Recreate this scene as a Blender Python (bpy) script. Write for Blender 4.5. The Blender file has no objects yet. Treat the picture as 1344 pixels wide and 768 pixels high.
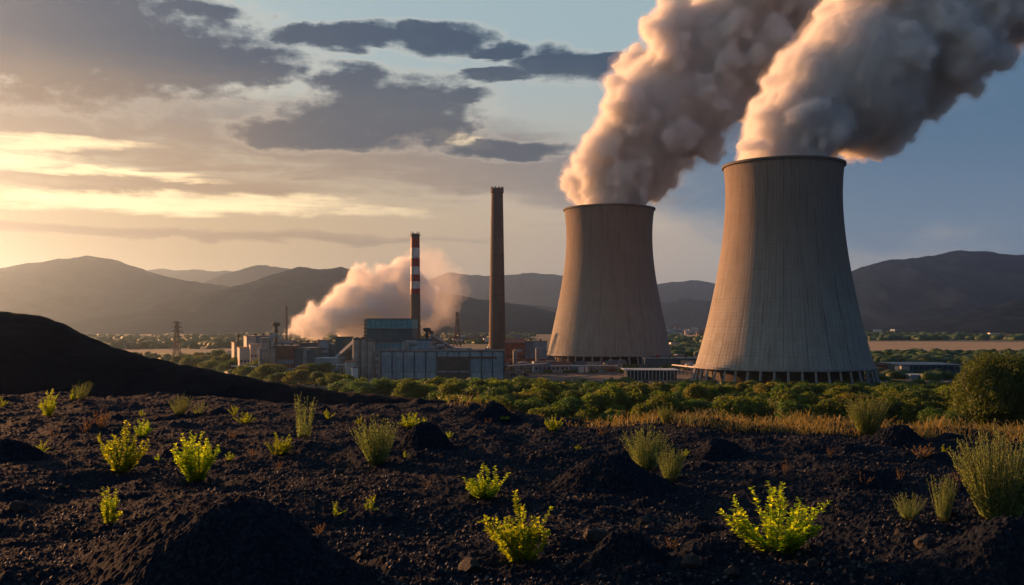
import bpy, bmesh, math, random
import numpy as np
from math import radians as R, pi, sin, cos, atan, atan2, sqrt
from mathutils import Vector, Matrix, noise as mnoise

S = bpy.context.scene
C = S.collection
F = 1300.0; CX = 672.0; HY = 425.0; EYE = 32.0      # photo pixels (1344 wide), eye height over the plain

# ------------------------------------------------------------------ camera
cd = bpy.data.cameras.new('camera'); cam = bpy.data.objects.new('camera', cd); C.objects.link(cam)
cam.location = (0, 0, EYE); cam.rotation_euler = (R(90), 0, 0)
cd.sensor_width = 36; cd.lens = 36 * F / 1344; cd.shift_y = 41 / 1344
cd.clip_start = 0.1; cd.clip_end = 60000
S.camera = cam

# ------------------------------------------------------------------ sun and exposure
SUN_AZ, SUN_EL = R(-48), R(9)       # azimuth from +Y, negative = left
to_sun = Vector((sin(SUN_AZ) * cos(SUN_EL), cos(SUN_AZ) * cos(SUN_EL), sin(SUN_EL)))
sl = bpy.data.lights.new('sun', 'SUN'); so = bpy.data.objects.new('sun', sl); C.objects.link(so)
sl.energy = 5.0; sl.angle = R(0.8); sl.color = (1.0, 0.44, 0.165)
so.rotation_euler = (-to_sun).to_track_quat('-Z', 'Y').to_euler()
so.location = (-200, 200, 300)
S.view_settings.view_transform = 'Standard'; S.view_settings.look = 'None'
S.view_settings.exposure = 1.12; S.view_settings.gamma = 1; S.view_settings.use_curve_mapping = False
S.cycles.max_bounces = 8; S.cycles.diffuse_bounces = 3; S.cycles.glossy_bounces = 2
S.cycles.transmission_bounces = 4; S.cycles.volume_bounces = 8; S.cycles.transparent_max_bounces = 8
S.cycles.use_denoising = True; S.cycles.sample_clamp_indirect = 3.0
S.cycles.use_adaptive_sampling = True; S.cycles.adaptive_threshold = 0.02
S.cycles.caustics_reflective = False; S.cycles.caustics_refractive = False

# ------------------------------------------------------------------ node helper
class NB:
    """tiny expression builder for shader node trees"""
    def __init__(s, nt): s.nt = nt
    def node(s, t, **k):
        n = s.nt.nodes.new(t)
        for a, b in k.items(): setattr(n, a, b)
        return n
    def put(s, sock, v):
        if isinstance(v, X): s.nt.links.new(v.s, sock)
        elif isinstance(v, bpy.types.NodeSocket): s.nt.links.new(v, sock)
        else: sock.default_value = v
    def m(s, op, *a, clamp=False):
        n = s.node('ShaderNodeMath', operation=op, use_clamp=clamp)
        for i, v in enumerate(a): s.put(n.inputs[i], v)
        return X(s, n.outputs[0])
    def vm(s, op, *a):
        n = s.node('ShaderNodeVectorMath', operation=op)
        for i, v in enumerate(a): s.put(n.inputs[i], v)
        return X(s, n.outputs[0])
    def mix(s, f, a, b, mode='MIX'):
        n = s.node('ShaderNodeMix', data_type='RGBA', blend_type=mode)
        s.put(n.inputs[0], f)
        for k, v in ((6, a), (7, b)):
            if isinstance(v, tuple) and len(v) == 3: v = v + (1,)
            s.put(n.inputs[k], v)
        return X(s, n.outputs[2])
    def step(s, v, lo, hi):
        n = s.node('ShaderNodeMapRange', interpolation_type='SMOOTHSTEP')
        s.put(n.inputs[0], v); n.inputs[1].default_value = lo; n.inputs[2].default_value = hi
        return X(s, n.outputs[0])
    def noise(s, vec, scale=5, detail=5, rough=0.5, dist=0.0, dim='3D', kind='FBM'):
        n = s.node('ShaderNodeTexNoise', noise_dimensions=dim, noise_type=kind)
        if vec is not None: s.put(n.inputs['Vector'], vec)
        n.inputs['Scale'].default_value = scale; n.inputs['Detail'].default_value = detail
        n.inputs['Roughness'].default_value = rough; n.inputs['Distortion'].default_value = dist
        return X(s, n.outputs[0])
    def xyz(s, a, b, c):
        n = s.node('ShaderNodeCombineXYZ')
        for i, v in enumerate((a, b, c)): s.put(n.inputs[i], v)
        return X(s, n.outputs[0])
    def sep(s, v):
        n = s.node('ShaderNodeSeparateXYZ'); s.put(n.inputs[0], v)
        return [X(s, o) for o in n.outputs]
class X:
    def __init__(s, b, sock): s.b = b; s.s = sock
    def __add__(s, o): return s.b.m('ADD', s, o)
    __radd__ = __add__
    def __sub__(s, o): return s.b.m('SUBTRACT', s, o)
    def __rsub__(s, o): return s.b.m('SUBTRACT', o, s)
    def __mul__(s, o): return s.b.m('MULTIPLY', s, o)
    __rmul__ = __mul__
    def __truediv__(s, o): return s.b.m('DIVIDE', s, o)

# ------------------------------------------------------------------ sky: Nishita air with cloud layers in it
W = bpy.data.worlds.new('World'); S.world = W; W.use_nodes = True
nt = W.node_tree; nt.nodes.clear(); b = NB(nt)
outw = b.node('ShaderNodeOutputWorld'); bg = b.node('ShaderNodeBackground')
sky = b.node('ShaderNodeTexSky'); sky.sky_type = 'NISHITA'; sky.sun_disc = False
sky.sun_elevation = SUN_EL; sky.sun_rotation = SUN_AZ
sky.air_density = 1.0; sky.dust_density = 2.0; sky.ozone_density = 1.5; sky.altitude = 300
STR = 0.1
geo = b.node('ShaderNodeTexCoord')
dx, dy, dz = b.sep(geo.outputs['Generated'])
hl = b.m('SQRT', dx * dx + dy * dy) + 1e-4
u = b.m('ARCTAN2', dx, dy)
v = b.m('DIVIDE', dz, hl)
def skyuv(px, py):
    a = atan((px - CX) / F); return a, (HY - py) / F * cos(a)
cvec = b.xyz(u * 1.0, v * 2.6, 0.0)
n1 = b.noise(cvec, 7, 7, 0.58, 0.3)
n2 = b.noise(b.xyz(u * 1.0, v * 4.5, 3.7), 9, 7, 0.6, 0.5)
n3 = b.noise(b.xyz(u * 0.45, v * 6.0, 8.1), 16, 6, 0.6, 0.2)
n4 = b.noise(b.xyz(u, v * 1.8, 5.5), 26, 6, 0.6, 0.0)
n5 = b.noise(b.xyz(u, v * 1.5, 1.5), 62, 5, 0.6, 0.0)
wu = u + (n1 - 0.5) * 0.07 ; wv = v + (n2 - 0.5) * 0.035
def blobs(lst, uu=wu, vv=wv):
    r = None
    for (px, py, rx, ry, *t) in lst:
        a, e = skyuv(px, py); ra = rx / F; re = ry / F
        du = uu - a; dv = vv - e
        if t:
            c_, s_ = cos(t[0]), sin(t[0])
            du, dv = du * c_ + dv * s_, dv * c_ - du * s_
        d = b.m('POWER', du * (1 / ra), 2) + b.m('POWER', dv * (1 / re), 2)
        val = 1 - d
        r = val if r is None else b.m('SMOOTH_MAX', r, val, 0.25)
    return r
SK = 0.45      # all of the sky's own light, against the exposure above
def sc(c, k=SK): return (c[0] * k / STR, c[1] * k / STR, c[2] * k / STR)
col = b.mix(1.0, sky.outputs[0], (0.86 * SK, 1.0 * SK, 1.10 * SK), 'MULTIPLY')
# pale teal-grey high air in front, slate blue towards the right and behind
col = b.mix(0.8, col, sc((0.40, 0.53, 0.56)))
right = b.step(u, 0.12, 0.40)
col = b.mix(right * 0.8, col, sc((0.20, 0.28, 0.38)))
# golden low sky
low = 1 - b.step(v, 0.07, 0.30)
left = 1 - b.step(u, -0.34, 0.30)
farleft = 1 - b.step(u, -0.42, -0.16)
goldc = b.mix(left, sc((0.60, 0.48, 0.38)), sc((0.62, 0.42, 0.22)))
col = b.mix(low * (1 - right * 0.75) * 0.95, col, goldc)
# glow round the hidden sun
su = SUN_AZ; sv = math.tan(SUN_EL) + 0.02
gd = b.m('SQRT', b.m('POWER', (u - su) * 0.85, 2) + b.m('POWER', (v - sv) * 3.4, 2))
glow = b.m('EXPONENT', gd * -5.6)
col = b.mix(glow, col, sc((1.5, 0.96, 0.42)))
# hazy dull bank over the hills
bank = b.step(1 - b.m('ABSOLUTE', (v - 0.062) * 18.0) + (n3 - 0.5) * 0.9, 0.0, 0.7)
col = b.mix(bank * 0.5, col, b.mix(left, sc((0.42, 0.37, 0.35)), sc((0.66, 0.46, 0.27))))
# slate sheet on the right behind the plumes
sheet = b.step(blobs([(1230, 230, 420, 115), (1500, 180, 500, 190), (1050, 190, 240, 60)]) + (n1 - 0.5) * 1.2 + (n4 - 0.5) * 0.6, -0.1, 0.8)
col = b.mix(sheet * 0.9, col, b.mix(b.step(v, 0.04, 0.2), sc((0.18, 0.25, 0.34)), sc((0.085, 0.165, 0.27))))
# grey-brown middle layer
midl = b.step(blobs([(120, 150, 520, 52), (420, 190, 380, 48), (620, 220, 260, 50), (240, 245, 300, 22), (760, 235, 160, 60), (200, 205, 190, 18), (60, 300, 560, 8)]) + (n2 - 0.5) * 1.6 + (n3 - 0.5) * 1.0 + (n5 - 0.5) * 0.5, -0.1, 0.95)
midc = b.mix(left, sc((0.205, 0.215, 0.245)), sc((0.44, 0.29, 0.18)))
midc = b.mix(b.step(v + (n1 - 0.5) * 0.05, 0.12, 0.27), midc, sc((0.16, 0.175, 0.205)))
col = b.mix(midl * 0.90, col, midc)
# bright torn edges and slots
slot = b.step(blobs([(60, 185, 130, 15), (600, 182, 70, 9, -0.25), (150, 228, 170, 7), (250, 268, 360, 17), (20, 205, 90, 20)]) + (n3 - 0.5) * 2.0 + (n5 - 0.5) * 0.7, 0.05, 1.2)
col = b.mix(slot * 0.9, col, b.mix(left, sc((0.80, 0.66, 0.48)), sc((1.5, 1.12, 0.62))))
# dark slate clouds with ragged tops
dk = blobs([(40, 40, 300, 92), (220, 80, 180, 44, 0.10), (335, 96, 80, 18, 0.05), (470, 50, 115, 20, 0.05), (575, 52, 75, 27, -0.05), (655, 72, 55, 12), (385, 45, 55, 14),
            (455, 108, 60, 26), (505, 146, 135, 46, 0.10), (575, 164, 62, 26), (420, 178, 110, 22), (660, 196, 90, 14), (745, 88, 75, 26, -0.1), (655, 102, 60, 11), (610, 125, 34, 12), (255, 10, 62, 12), (790, 78, 40, 14)])
dkn = dk + (n1 - 0.5) * 1.0 + (n4 - 0.5) * 1.5 + (n5 - 0.5) * 0.9
da = b.step(dkn, -0.10, 0.62)
rim = b.step(dkn, -0.55, 0.15) * (1 - da)
col = b.mix(rim * 0.30, col, b.mix(left, sc((0.62, 0.58, 0.52)), sc((0.75, 0.62, 0.46))))
dcol = b.mix(b.step(v + (n2 - 0.5) * 0.05, 0.20, 0.275), b.mix(farleft, sc((0.085, 0.10, 0.13)), sc((0.18, 0.14, 0.12))), sc((0.024, 0.055, 0.11)))
dcol = b.mix(b.step(n4 + (n1 - 0.5) * 0.5 + (n5 - 0.5) * 0.5 - da * 0.15, 0.38, 0.85) * 0.28, dcol, sc((0.17, 0.20, 0.24)))
dwarm = (1 - b.step(v, 0.19, 0.26)) * farleft
dcol = b.mix(dwarm * 0.35, dcol, sc((0.40, 0.25, 0.15)))
col = b.mix(da * 0.93, col, dcol)
# overcast slate away from the sunset, all round behind the camera and overhead
back = b.step(b.m('ABSOLUTE', u - su), 1.25, 2.1)
over = b.step(v, 0.55, 1.1)
amb = b.mix(n1, sc((0.025, 0.075, 0.155)), sc((0.05, 0.12, 0.23)))
col = b.mix(b.m('MAXIMUM', back, over) * 0.92, col, amb)
down = b.step(dz, -0.02, -0.1)
nt.links.new(col.s, bg.inputs[0]); bg.inputs[1].default_value = STR
nt.links.new(bg.outputs[0], outw.inputs[0])
W.cycles.sampling_method = 'MANUAL'; W.cycles.sample_map_resolution = 1024

# ------------------------------------------------------------------ object helpers
def tag(o, label=None, cat=None, group=None, kind=None):
    if label: o['label'] = label
    if cat: o['category'] = cat
    if group: o['group'] = group
    if kind: o['kind'] = kind
    return o
def empty(name, loc=(0, 0, 0), rz=0.0):
    o = bpy.data.objects.new(name, None); C.objects.link(o); o.location = loc; o.rotation_euler = (0, 0, rz)
    o.empty_display_size = 0.1
    return o
def link(name, me, m=None, parent=None, loc=None, smooth=False):
    o = bpy.data.objects.new(name, me); C.objects.link(o)
    if m is not None and not me.materials: me.materials.append(m)
    if parent: o.parent = parent
    if loc: o.location = loc
    if smooth: me.polygons.foreach_set('use_smooth', [True] * len(me.polygons))
    return o
def mesh_np(name, V, Fc, smooth=False):
    """V (n,3), Fc (m,k) arrays -> mesh, fast"""
    V = np.asarray(V, np.float32); Fc = np.asarray(Fc, np.int32)
    me = bpy.data.meshes.new(name)
    me.vertices.add(len(V)); me.vertices.foreach_set('co', V.ravel())
    k = Fc.shape[1]
    me.loops.add(Fc.size); me.loops.foreach_set('vertex_index', Fc.ravel())
    me.polygons.add(len(Fc)); me.polygons.foreach_set('loop_start', np.arange(0, Fc.size, k, dtype=np.int32))
    if smooth: me.polygons.foreach_set('use_smooth', np.ones(len(Fc), bool))
    me.update(calc_edges=True); me.validate()
    return me
class MB:
    """collects boxes, prisms, lathes and bars into one mesh"""
    def __init__(s): s.v = []; s.f = []
    def add(s, vs, fs):
        k = len(s.v); s.v += [tuple(p) for p in vs]; s.f += [tuple(i + k for i in q) for q in fs]; return s
    def box(s, x0, x1, y0, y1, z0, z1):
        vs = [(x, y, z) for z in (z0, z1) for x, y in ((x0, y0), (x1, y0), (x1, y1), (x0, y1))]
        return s.add(vs, [(0, 3, 2, 1), (4, 5, 6, 7), (0, 1, 5, 4), (1, 2, 6, 5), (2, 3, 7, 6), (3, 0, 4, 7)])
    def gable(s, x0, x1, y0, y1, z0, h):
        ym = (y0 + y1) / 2
        return s.add([(x0, y0, z0), (x1, y0, z0), (x1, y1, z0), (x0, y1, z0), (x0, ym, z0 + h), (x1, ym, z0 + h)],
                     [(0, 3, 2, 1), (0, 1, 5, 4), (2, 3, 4, 5), (1, 2, 5), (3, 0, 4)])
    def lathe(s, prof, n=24, c=(0, 0), cap=True):
        vs = []; fs = []
        for (r, z) in prof:
            for i in range(n):
                a = 2 * pi * i / n; vs.append((c[0] + r * cos(a), c[1] + r * sin(a), z))
        for j in range(len(prof) - 1):
            for i in range(n):
                k = (i + 1) % n; fs.append((j * n + i, j * n + k, (j + 1) * n + k, (j + 1) * n + i))
        if cap:
            fs.append(tuple(range(n - 1, -1, -1))); m = (len(prof) - 1) * n; fs.append(tuple(m + i for i in range(n)))
        return s.add(vs, fs)
    def bar(s, p, q, r, n=4, r2=None):
        p, q = Vector(p), Vector(q); r2 = r if r2 is None else r2
        d = (q - p).normalized(); a = d.orthogonal().normalized(); c = d.cross(a)
        vs = []
        for (o, rr) in ((p, r), (q, r2)):
            for i in range(n):
                t = 2 * pi * (i + .5) / n; vs.append(o + a * rr * cos(t) + c * rr * sin(t))
        fs = [(i, (i + 1) % n, n + (i + 1) % n, n + i) for i in range(n)] + [tuple(range(n - 1, -1, -1)), tuple(range(n, 2 * n))]
        return s.add(vs, fs)
    def mesh(s, name):
        me = bpy.data.meshes.new(name); me.from_pydata(s.v, [], s.f); me.update(); return me
    def build(s, name, m, parent=None, loc=None, smooth=False):
        return link(name, s.mesh(name), m, parent, loc, smooth)
def P(px, py, D): return Vector(((px - CX) / F * D, D, EYE + (HY - py) / F * D))
def XatD(px, D): return (px - CX) / F * D
def ZatD(py, D): return EYE + (HY - py) / F * D

# ------------------------------------------------------------------ numpy noise
rng = np.random.default_rng(7)
_perm = np.random.default_rng(3).permutation(4096).astype(np.int64)
def hsh(ix, iy, s=0): return _perm[(_perm[(_perm[(ix + s * 131) & 4095] + iy) & 4095] + s) & 4095]
def perlin(x, y, s=0):
    ix = np.floor(x).astype(np.int64); iy = np.floor(y).astype(np.int64)
    fx = x - ix; fy = y - iy
    def g(jx, jy):
        a = hsh(ix + jx, iy + jy, s) * (2 * np.pi / 4096)
        return np.cos(a) * (fx - jx) + np.sin(a) * (fy - jy)
    ux = fx * fx * fx * (fx * (fx * 6 - 15) + 10); uy = fy * fy * fy * (fy * (fy * 6 - 15) + 10)
    a = g(0, 0) * (1 - ux) + g(1, 0) * ux; c = g(0, 1) * (1 - ux) + g(1, 1) * ux
    return (a * (1 - uy) + c * uy) * 1.5
def fbm(x, y, oct=5, s=0, gain=0.5):
    r = 0 * x; a = 1.0
    for i in range(oct): r = r + a * perlin(x, y, s + i); x = x * 2.03 + 5.1; y = y * 2.03 + 1.7; a *= gain
    return r
def ridged(x, y, oct=5, s=0):
    r = 0 * x; a = 1.0
    for i in range(oct): r = r + a * (1 - 2 * np.abs(perlin(x, y, s + i))); x = x * 2.07 + 3.3; y = y * 2.07 + 7.9; a *= 0.5
    return r
def clods(x, y, cell, s=0, keep=0.6):
    """height of round lumps scattered one per cell"""
    gx = x / cell; gy = y / cell
    ix = np.floor(gx).astype(np.int64); iy = np.floor(gy).astype(np.int64); h = np.zeros_like(x)
    for jx in (-1, 0, 1):
        for jy in (-1, 0, 1):
            a = hsh(ix + jx, iy + jy, s) / 4096.0; c = hsh(ix + jx, iy + jy, s + 1) / 4096.0; r = hsh(ix + jx, iy + jy, s + 2) / 4096.0
            rad = np.where(r < keep, 0.22 + 0.5 * (r / keep) ** 3, 0.0)
            d2 = (gx - (ix + jx + a)) ** 2 + ((gy - (iy + jy + c)) * 1.1) ** 2
            h = np.maximum(h, np.sqrt(np.clip(rad * rad - d2, 0, None)) * np.where(rad > 0, 1, 0))
    return h * cell

# ------------------------------------------------------------------ materials
def new_mat(name):
    m = bpy.data.materials.new(name); m.use_nodes = True; m.node_tree.nodes.clear()
    return m, NB(m.node_tree)
def mat(name, c1, c2=None, scale=1.0, rough=0.85, bump=0.0, bscale=None, stretch=(1, 1, 1), spec=0.3, rnd=0.0, metal=0.0, lo=0.35, hi=0.65):
    m, b = new_mat(name); c2 = c2 or tuple(k * 0.75 for k in c1)
    o = b.node('ShaderNodeOutputMaterial'); p = b.node('ShaderNodeBsdfPrincipled')
    tc = b.node('ShaderNodeTexCoord'); vec = b.vm('MULTIPLY', tc.outputs['Object'], stretch)
    f = b.step(b.noise(vec, scale, 7, 0.6), lo, hi)
    c = b.mix(f, c1, c2)
    if rnd:
        oi = b.node('ShaderNodeObjectInfo'); r = X(b, oi.outputs['Random'])
        hs = b.node('ShaderNodeHueSaturation'); b.put(hs.inputs['Color'], c)
        b.put(hs.inputs['Value'], 1.0 - rnd + r * (2 * rnd)); b.put(hs.inputs['Hue'], 0.5 + (r - 0.5) * 0.03); c = X(b, hs.outputs[0])
    b.put(p.inputs['Base Color'], c); p.inputs['Roughness'].default_value = rough
    p.inputs['Specular IOR Level'].default_value = spec; p.inputs['Metallic'].default_value = metal
    if bump:
        bn = b.node('ShaderNodeBump'); bn.inputs['Strength'].default_value = 0.9; bn.inputs['Distance'].default_value = bump
        b.put(bn.inputs['Height'], b.noise(vec, bscale or scale * 6, 8, 0.65)); b.nt.links.new(bn.outputs[0], p.inputs['Normal'])
    b.nt.links.new(p.outputs[0], o.inputs[0]); return m
def leafmat(name, c1, c2, trans=0.5, rnd=0.25, scale=3.0, tcol=None, gloss=0.25):
    m, b = new_mat(name)
    o = b.node('ShaderNodeOutputMaterial')
    p = b.node('ShaderNodeBsdfPrincipled'); t = b.node('ShaderNodeBsdfTranslucent'); mx = b.node('ShaderNodeMixShader')
    tc = b.node('ShaderNodeTexCoord'); oi = b.node('ShaderNodeObjectInfo'); r = X(b, oi.outputs['Random'])
    gi = b.node('ShaderNodeNewGeometry'); ri = X(b, gi.outputs['Random Per Island'])
    c = b.mix(b.step(b.noise(tc.outputs['Object'], scale, 3) * 0.7 + ri * 0.3, 0.3, 0.6), c1, c2)
    hs = b.node('ShaderNodeHueSaturation'); b.put(hs.inputs['Color'], c)
    b.put(hs.inputs['Value'], 1 - rnd + r * (2 * rnd)); b.put(hs.inputs['Hue'], 0.500 + (r - 0.5) * 0.02)
    c = X(b, hs.outputs[0])
    b.put(p.inputs['Base Color'], c); p.inputs['Roughness'].default_value = 0.55; p.inputs['Specular IOR Level'].default_value = gloss
    b.put(t.inputs['Color'], b.mix(1.0, c, tcol or (1.6, 1.5, 0.7), 'MULTIPLY'))
    mx.inputs[0].default_value = trans
    b.nt.links.new(p.outputs[0], mx.inputs[1]); b.nt.links.new(t.outputs[0], mx.inputs[2]); b.nt.links.new(mx.outputs[0], o.inputs[0])
    return m

# black volcanic-looking soil
def soil_material(name, warm=0.5):
    m, b = new_mat(name); o = b.node('ShaderNodeOutputMaterial'); p = b.node('ShaderNodeBsdfPrincipled')
    tc = b.node('ShaderNodeTexCoord'); g = b.node('ShaderNodeNewGeometry'); pos = g.outputs['Position']
    big = b.step(b.noise(pos, 0.35, 5, 0.6), 0.35, 0.65)
    fine = b.noise(pos, 28, 6, 0.7)
    c = b.mix(big, (0.0065, 0.0098, 0.018), (0.0095, 0.0135, 0.0225))
    c = b.mix(b.step(fine, 0.45, 0.75), c, (0.042, 0.050, 0.068))
    c = b.mix(b.step(b.noise(pos, 90, 3, 0.6), 0.60, 0.75) * 0.5, c, (0.12, 0.11, 0.11))
    b.put(p.inputs['Base Color'], c); p.inputs['Roughness'].default_value = 0.95; p.inputs['Specular IOR Level'].default_value = 0.06
    h = b.noise(pos, 16, 9, 0.72) + b.noise(pos, 75, 5, 0.7) * 0.35
    bn = b.node('ShaderNodeBump'); bn.inputs['Strength'].default_value = 1.0; bn.inputs['Distance'].default_value = 0.035
    b.put(bn.inputs['Height'], h); b.nt.links.new(bn.outputs[0], p.inputs['Normal'])
    b.nt.links.new(p.outputs[0], o.inputs[0]); return m
M = {}
M['soil'] = soil_material('black_soil')
M['hill'] = mat('dark_hill', (0.004, 0.006, 0.011), (0.008, 0.009, 0.014), 0.25, 0.95, 0.12, 2.0, spec=0.04)
M['rock'] = mat('rock', (0.022, 0.020, 0.021), (0.045, 0.037, 0.033), 5, 0.8, 0.01, 30, rnd=0.3)
M['grit'] = mat('grit', (0.050, 0.047, 0.052), (0.10, 0.09, 0.088), 2.0, 0.8)
M['plain'] = mat('plain', (0.060, 0.062, 0.040), (0.105, 0.090, 0.062), 0.006, 0.95)
M['field_gold'] = mat('field_gold', (0.34, 0.25, 0.15), (0.22, 0.18, 0.10), 0.02, 0.95, stretch=(0.2, 1, 1))
M['field_green'] = mat('field_green', (0.16, 0.18, 0.06), (0.12, 0.14, 0.05), 0.02, 0.95, stretch=(0.2, 1, 1))
M['field_dark'] = mat('field_dark', (0.05, 0.065, 0.035), (0.075, 0.08, 0.05), 0.02, 0.95, stretch=(0.2, 1, 1))
M['yard'] = mat('yard', (0.19, 0.17, 0.17), (0.13, 0.12, 0.12), 0.06, 0.9)
M['mount'] = mat('mountain', (0.006, 0.013, 0.024), (0.014, 0.022, 0.032), 0.012, 0.98, 8.0, 0.02, spec=0.0)
M['dirtyard'] = mat('dirtyard', (0.10, 0.085, 0.08), (0.065, 0.06, 0.06), 0.03, 0.95)

# ------------------------------------------------------------------ plain, fields, roads
def sheet(name, pts, z, m, sub=None):
    me = bpy.data.meshes.new(name); me.from_pydata([(x, y, z) for x, y in pts], [], [tuple(range(len(pts)))]); me.update()
    return tag(link(name, me, m), kind='structure')
def poly_px(lst): # (px, D)
    return [(XatD(px, D), D) for px, D in lst]
sheet('ground', [(-13500, 60), (13500, 60), (13500, 13500), (-13500, 13500)], 0, M['plain'])
def band(name, px0, px1, y0, y1, m, z, jit=0):
    D0 = 32 * F / (y1 - HY); D1 = 32 * F / (y0 - HY)
    n = 12; r = random.Random(int(px0 + y0 * 7))
    pts = [(XatD(px0 + (px1 - px0) * i / n, D0 * (1 + r.uniform(-.02, .02))), D0 * (1 + r.uniform(-.02, .02))) for i in range(n + 1)]
    pts += [(XatD(px0 + (px1 - px0) * i / n, D1 * (1 + r.uniform(-.03, .03))), D1 * (1 + r.uniform(-.03, .03))) for i in range(n, -1, -1)]
    return sheet(name, pts, z, m)
band('field', 1142, 1500, 449, 465, M['field_gold'], 0.05)
band('field', 1175, 1600, 441, 444, M['field_gold'], 0.05)
band('field', 1240, 1700, 445.2, 448, M['field_dark'], 0.05)
band('field', 170, 300, 463, 478, M['field_green'], 0.05)
band('field', -300, 250, 445, 449, M['field_dark'], 0.05)
band('field', -200, 290, 452, 460, M['field_dark'], 0.05)
band('field', 100, 260, 449.2, 451.5, M['field_green'], 0.05)
band('field', 860, 940, 433, 436, M['field_dark'], 0.05)
band('field', 870, 960, 438, 441, M['field_gold'], 0.05)
sheet('yard', poly_px([(430, 470), (520, 455), (590, 545), (700, 545), (900, 520), (1180, 640), (1270, 500), (1300, 660), (1000, 1000), (700, 1000), (300, 900), (300, 640)]), 0.05, M['dirtyard'])
sheet('road', poly_px([(436, 640), (500, 630), (512, 500), (560, 470), (545, 455), (500, 480), (470, 520)]), 0.10, M['yard'])
sheet('road', poly_px([(820, 560), (905, 556), (905, 546), (820, 548)]), 0.10, M['yard'])
sheet('road', poly_px([(1160, 520), (1290, 505), (1290, 535), (1160, 560)]), 0.10, M['yard'])

# ------------------------------------------------------------------ mountains
def mountain(pts, D, w, seed, rough=1.0, lab=None):
    """pts = skyline in photo pixels at distance D"""
    px = np.array([p[0] for p in pts], float); py = np.array([p[1] for p in pts], float)
    nx = int(min(420, max(80, (px[-1] - px[0]) / 2.2))); ny = 56
    xs = np.linspace(px[0], px[-1], nx); zs = np.interp(xs, px, py)
    k = np.ones(5) / 5; zs = np.convolve(np.pad(zs, 2, 'edge'), k, 'valid')
    zs = zs - fbm(xs / 28.0 + seed * 9.1, xs * 0 + seed, 4, seed + 200) * 1.6
    Hc = EYE + (HY - zs) / F * D
    Xc = (xs - CX) / F * D
    T = np.linspace(-1, 1, ny)
    Xg, Tg = np.meshgrid(Xc, T); Hg = np.tile(Hc, (ny, 1))
    Yg = D + Tg * w
    fall = np.clip(1 - np.abs(Tg), 0, 1) ** 1.15
    warp = 1 + 0.0 * Tg
    rd = ridged(Xg / 420.0 + seed, Yg / 420.0, 5, seed) * 0.5
    amp = np.minimum(Hg, 260) * 0.25 * rough * np.clip(np.abs(Tg) * 3.5, 0.05, 1) * np.clip((1 - np.abs(Tg)) * 3, 0, 1)
    Z = Hg * fall + (rd - 0.35) * amp + fbm(Xg / 60., Yg / 60., 3, seed) * 3.0 * rough * np.clip((1 - np.abs(Tg)) * 3, 0, 1)
    Z = np.where(np.abs(Tg) > 0.999, -0.6, np.minimum(Z, Hg * 1.02 + 4))
    V = np.stack([Xg.ravel(), Yg.ravel(), Z.ravel()], 1)
    i = np.arange(ny - 1)[:, None] * nx + np.arange(nx - 1)[None]; i = i.ravel()
    me = mesh_np('mountain', V, np.stack([i, i + 1, i + nx + 1, i + nx], 1), True)
    return tag(link('mountain', me, M['mount']), label=lab, kind='structure')
mountain([(-700, 400), (-450, 372), (-200, 360), (0, 352), (40, 345), (85, 338), (118, 334), (150, 339), (190, 353), (230, 365), (290, 374), (350, 388), (430, 405), (520, 424), (600, 434)], 5200, 1900, 1)
mountain([(120, 400), (195, 352), (230, 352), (260, 354), (300, 354), (360, 362), (480, 390), (560, 420)], 9300, 1200, 2)
mountain([(170, 410), (250, 378), (300, 357), (340, 346), (365, 349), (400, 356), (460, 372), (560, 410), (620, 434)], 7200, 1100, 3)
mountain([(60, 434), (180, 408), (250, 390), (310, 376), (350, 362), (395, 350), (425, 352), (450, 350), (480, 358), (530, 376), (590, 385), (640, 394), (700, 402), (760, 418), (860, 434)], 4300, 1300, 4)
mountain([(480, 400), (560, 366), (590, 357), (640, 361), (700, 357), (750, 362), (800, 372), (860, 373), (905, 366), (945, 372), (1000, 360), (1060, 356), (1150, 372), (1300, 400)], 9600, 1500, 5)
mountain([(560, 434), (620, 400), (690, 398), (760, 408), (840, 402), (900, 392), (960, 396), (1060, 410), (1150, 434)], 6400, 900, 6)
mountain([(960, 434), (1040, 392), (1100, 362), (1140, 346), (1165, 341), (1200, 337), (1225, 332), (1255, 328), (1290, 328), (1330, 334), (1380, 333), (1450, 345), (1560, 330), (1700, 350), (1900, 400)], 5600, 1700, 7)
mountain([(1180, 436), (1240, 424), (1290, 405), (1344, 392), (1420, 370), (1520, 360), (1700, 390), (1900, 430)], 2900, 800, 8)

# ------------------------------------------------------------------ haze: even air over the whole valley
def volmat(name, color, dens, aniso=0.0, patch=0.0):
    m, b = new_mat(name); o = b.node('ShaderNodeOutputMaterial'); p = b.node('ShaderNodeVolumePrincipled')
    p.inputs['Color'].default_value = (*color, 1); p.inputs['Density'].default_value = dens; p.inputs['Anisotropy'].default_value = aniso
    if patch:
        g = b.node('ShaderNodeNewGeometry')
        b.put(p.inputs['Density'], b.step(b.noise(g.outputs['Position'], patch, 4, 0.6), 0.42, 0.66) * dens); m.cycles.volume_step_rate = 1.0
    b.nt.links.new(p.outputs[0], o.inputs['Volume']); return m
hz = MB().box(-14000, 14000, -300, 14000, -1.6, 570).build('haze', volmat('haze_air', (0.46, 0.67, 1.0), 5.4e-5, 0.83))
tag(hz, kind='stuff')

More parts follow.
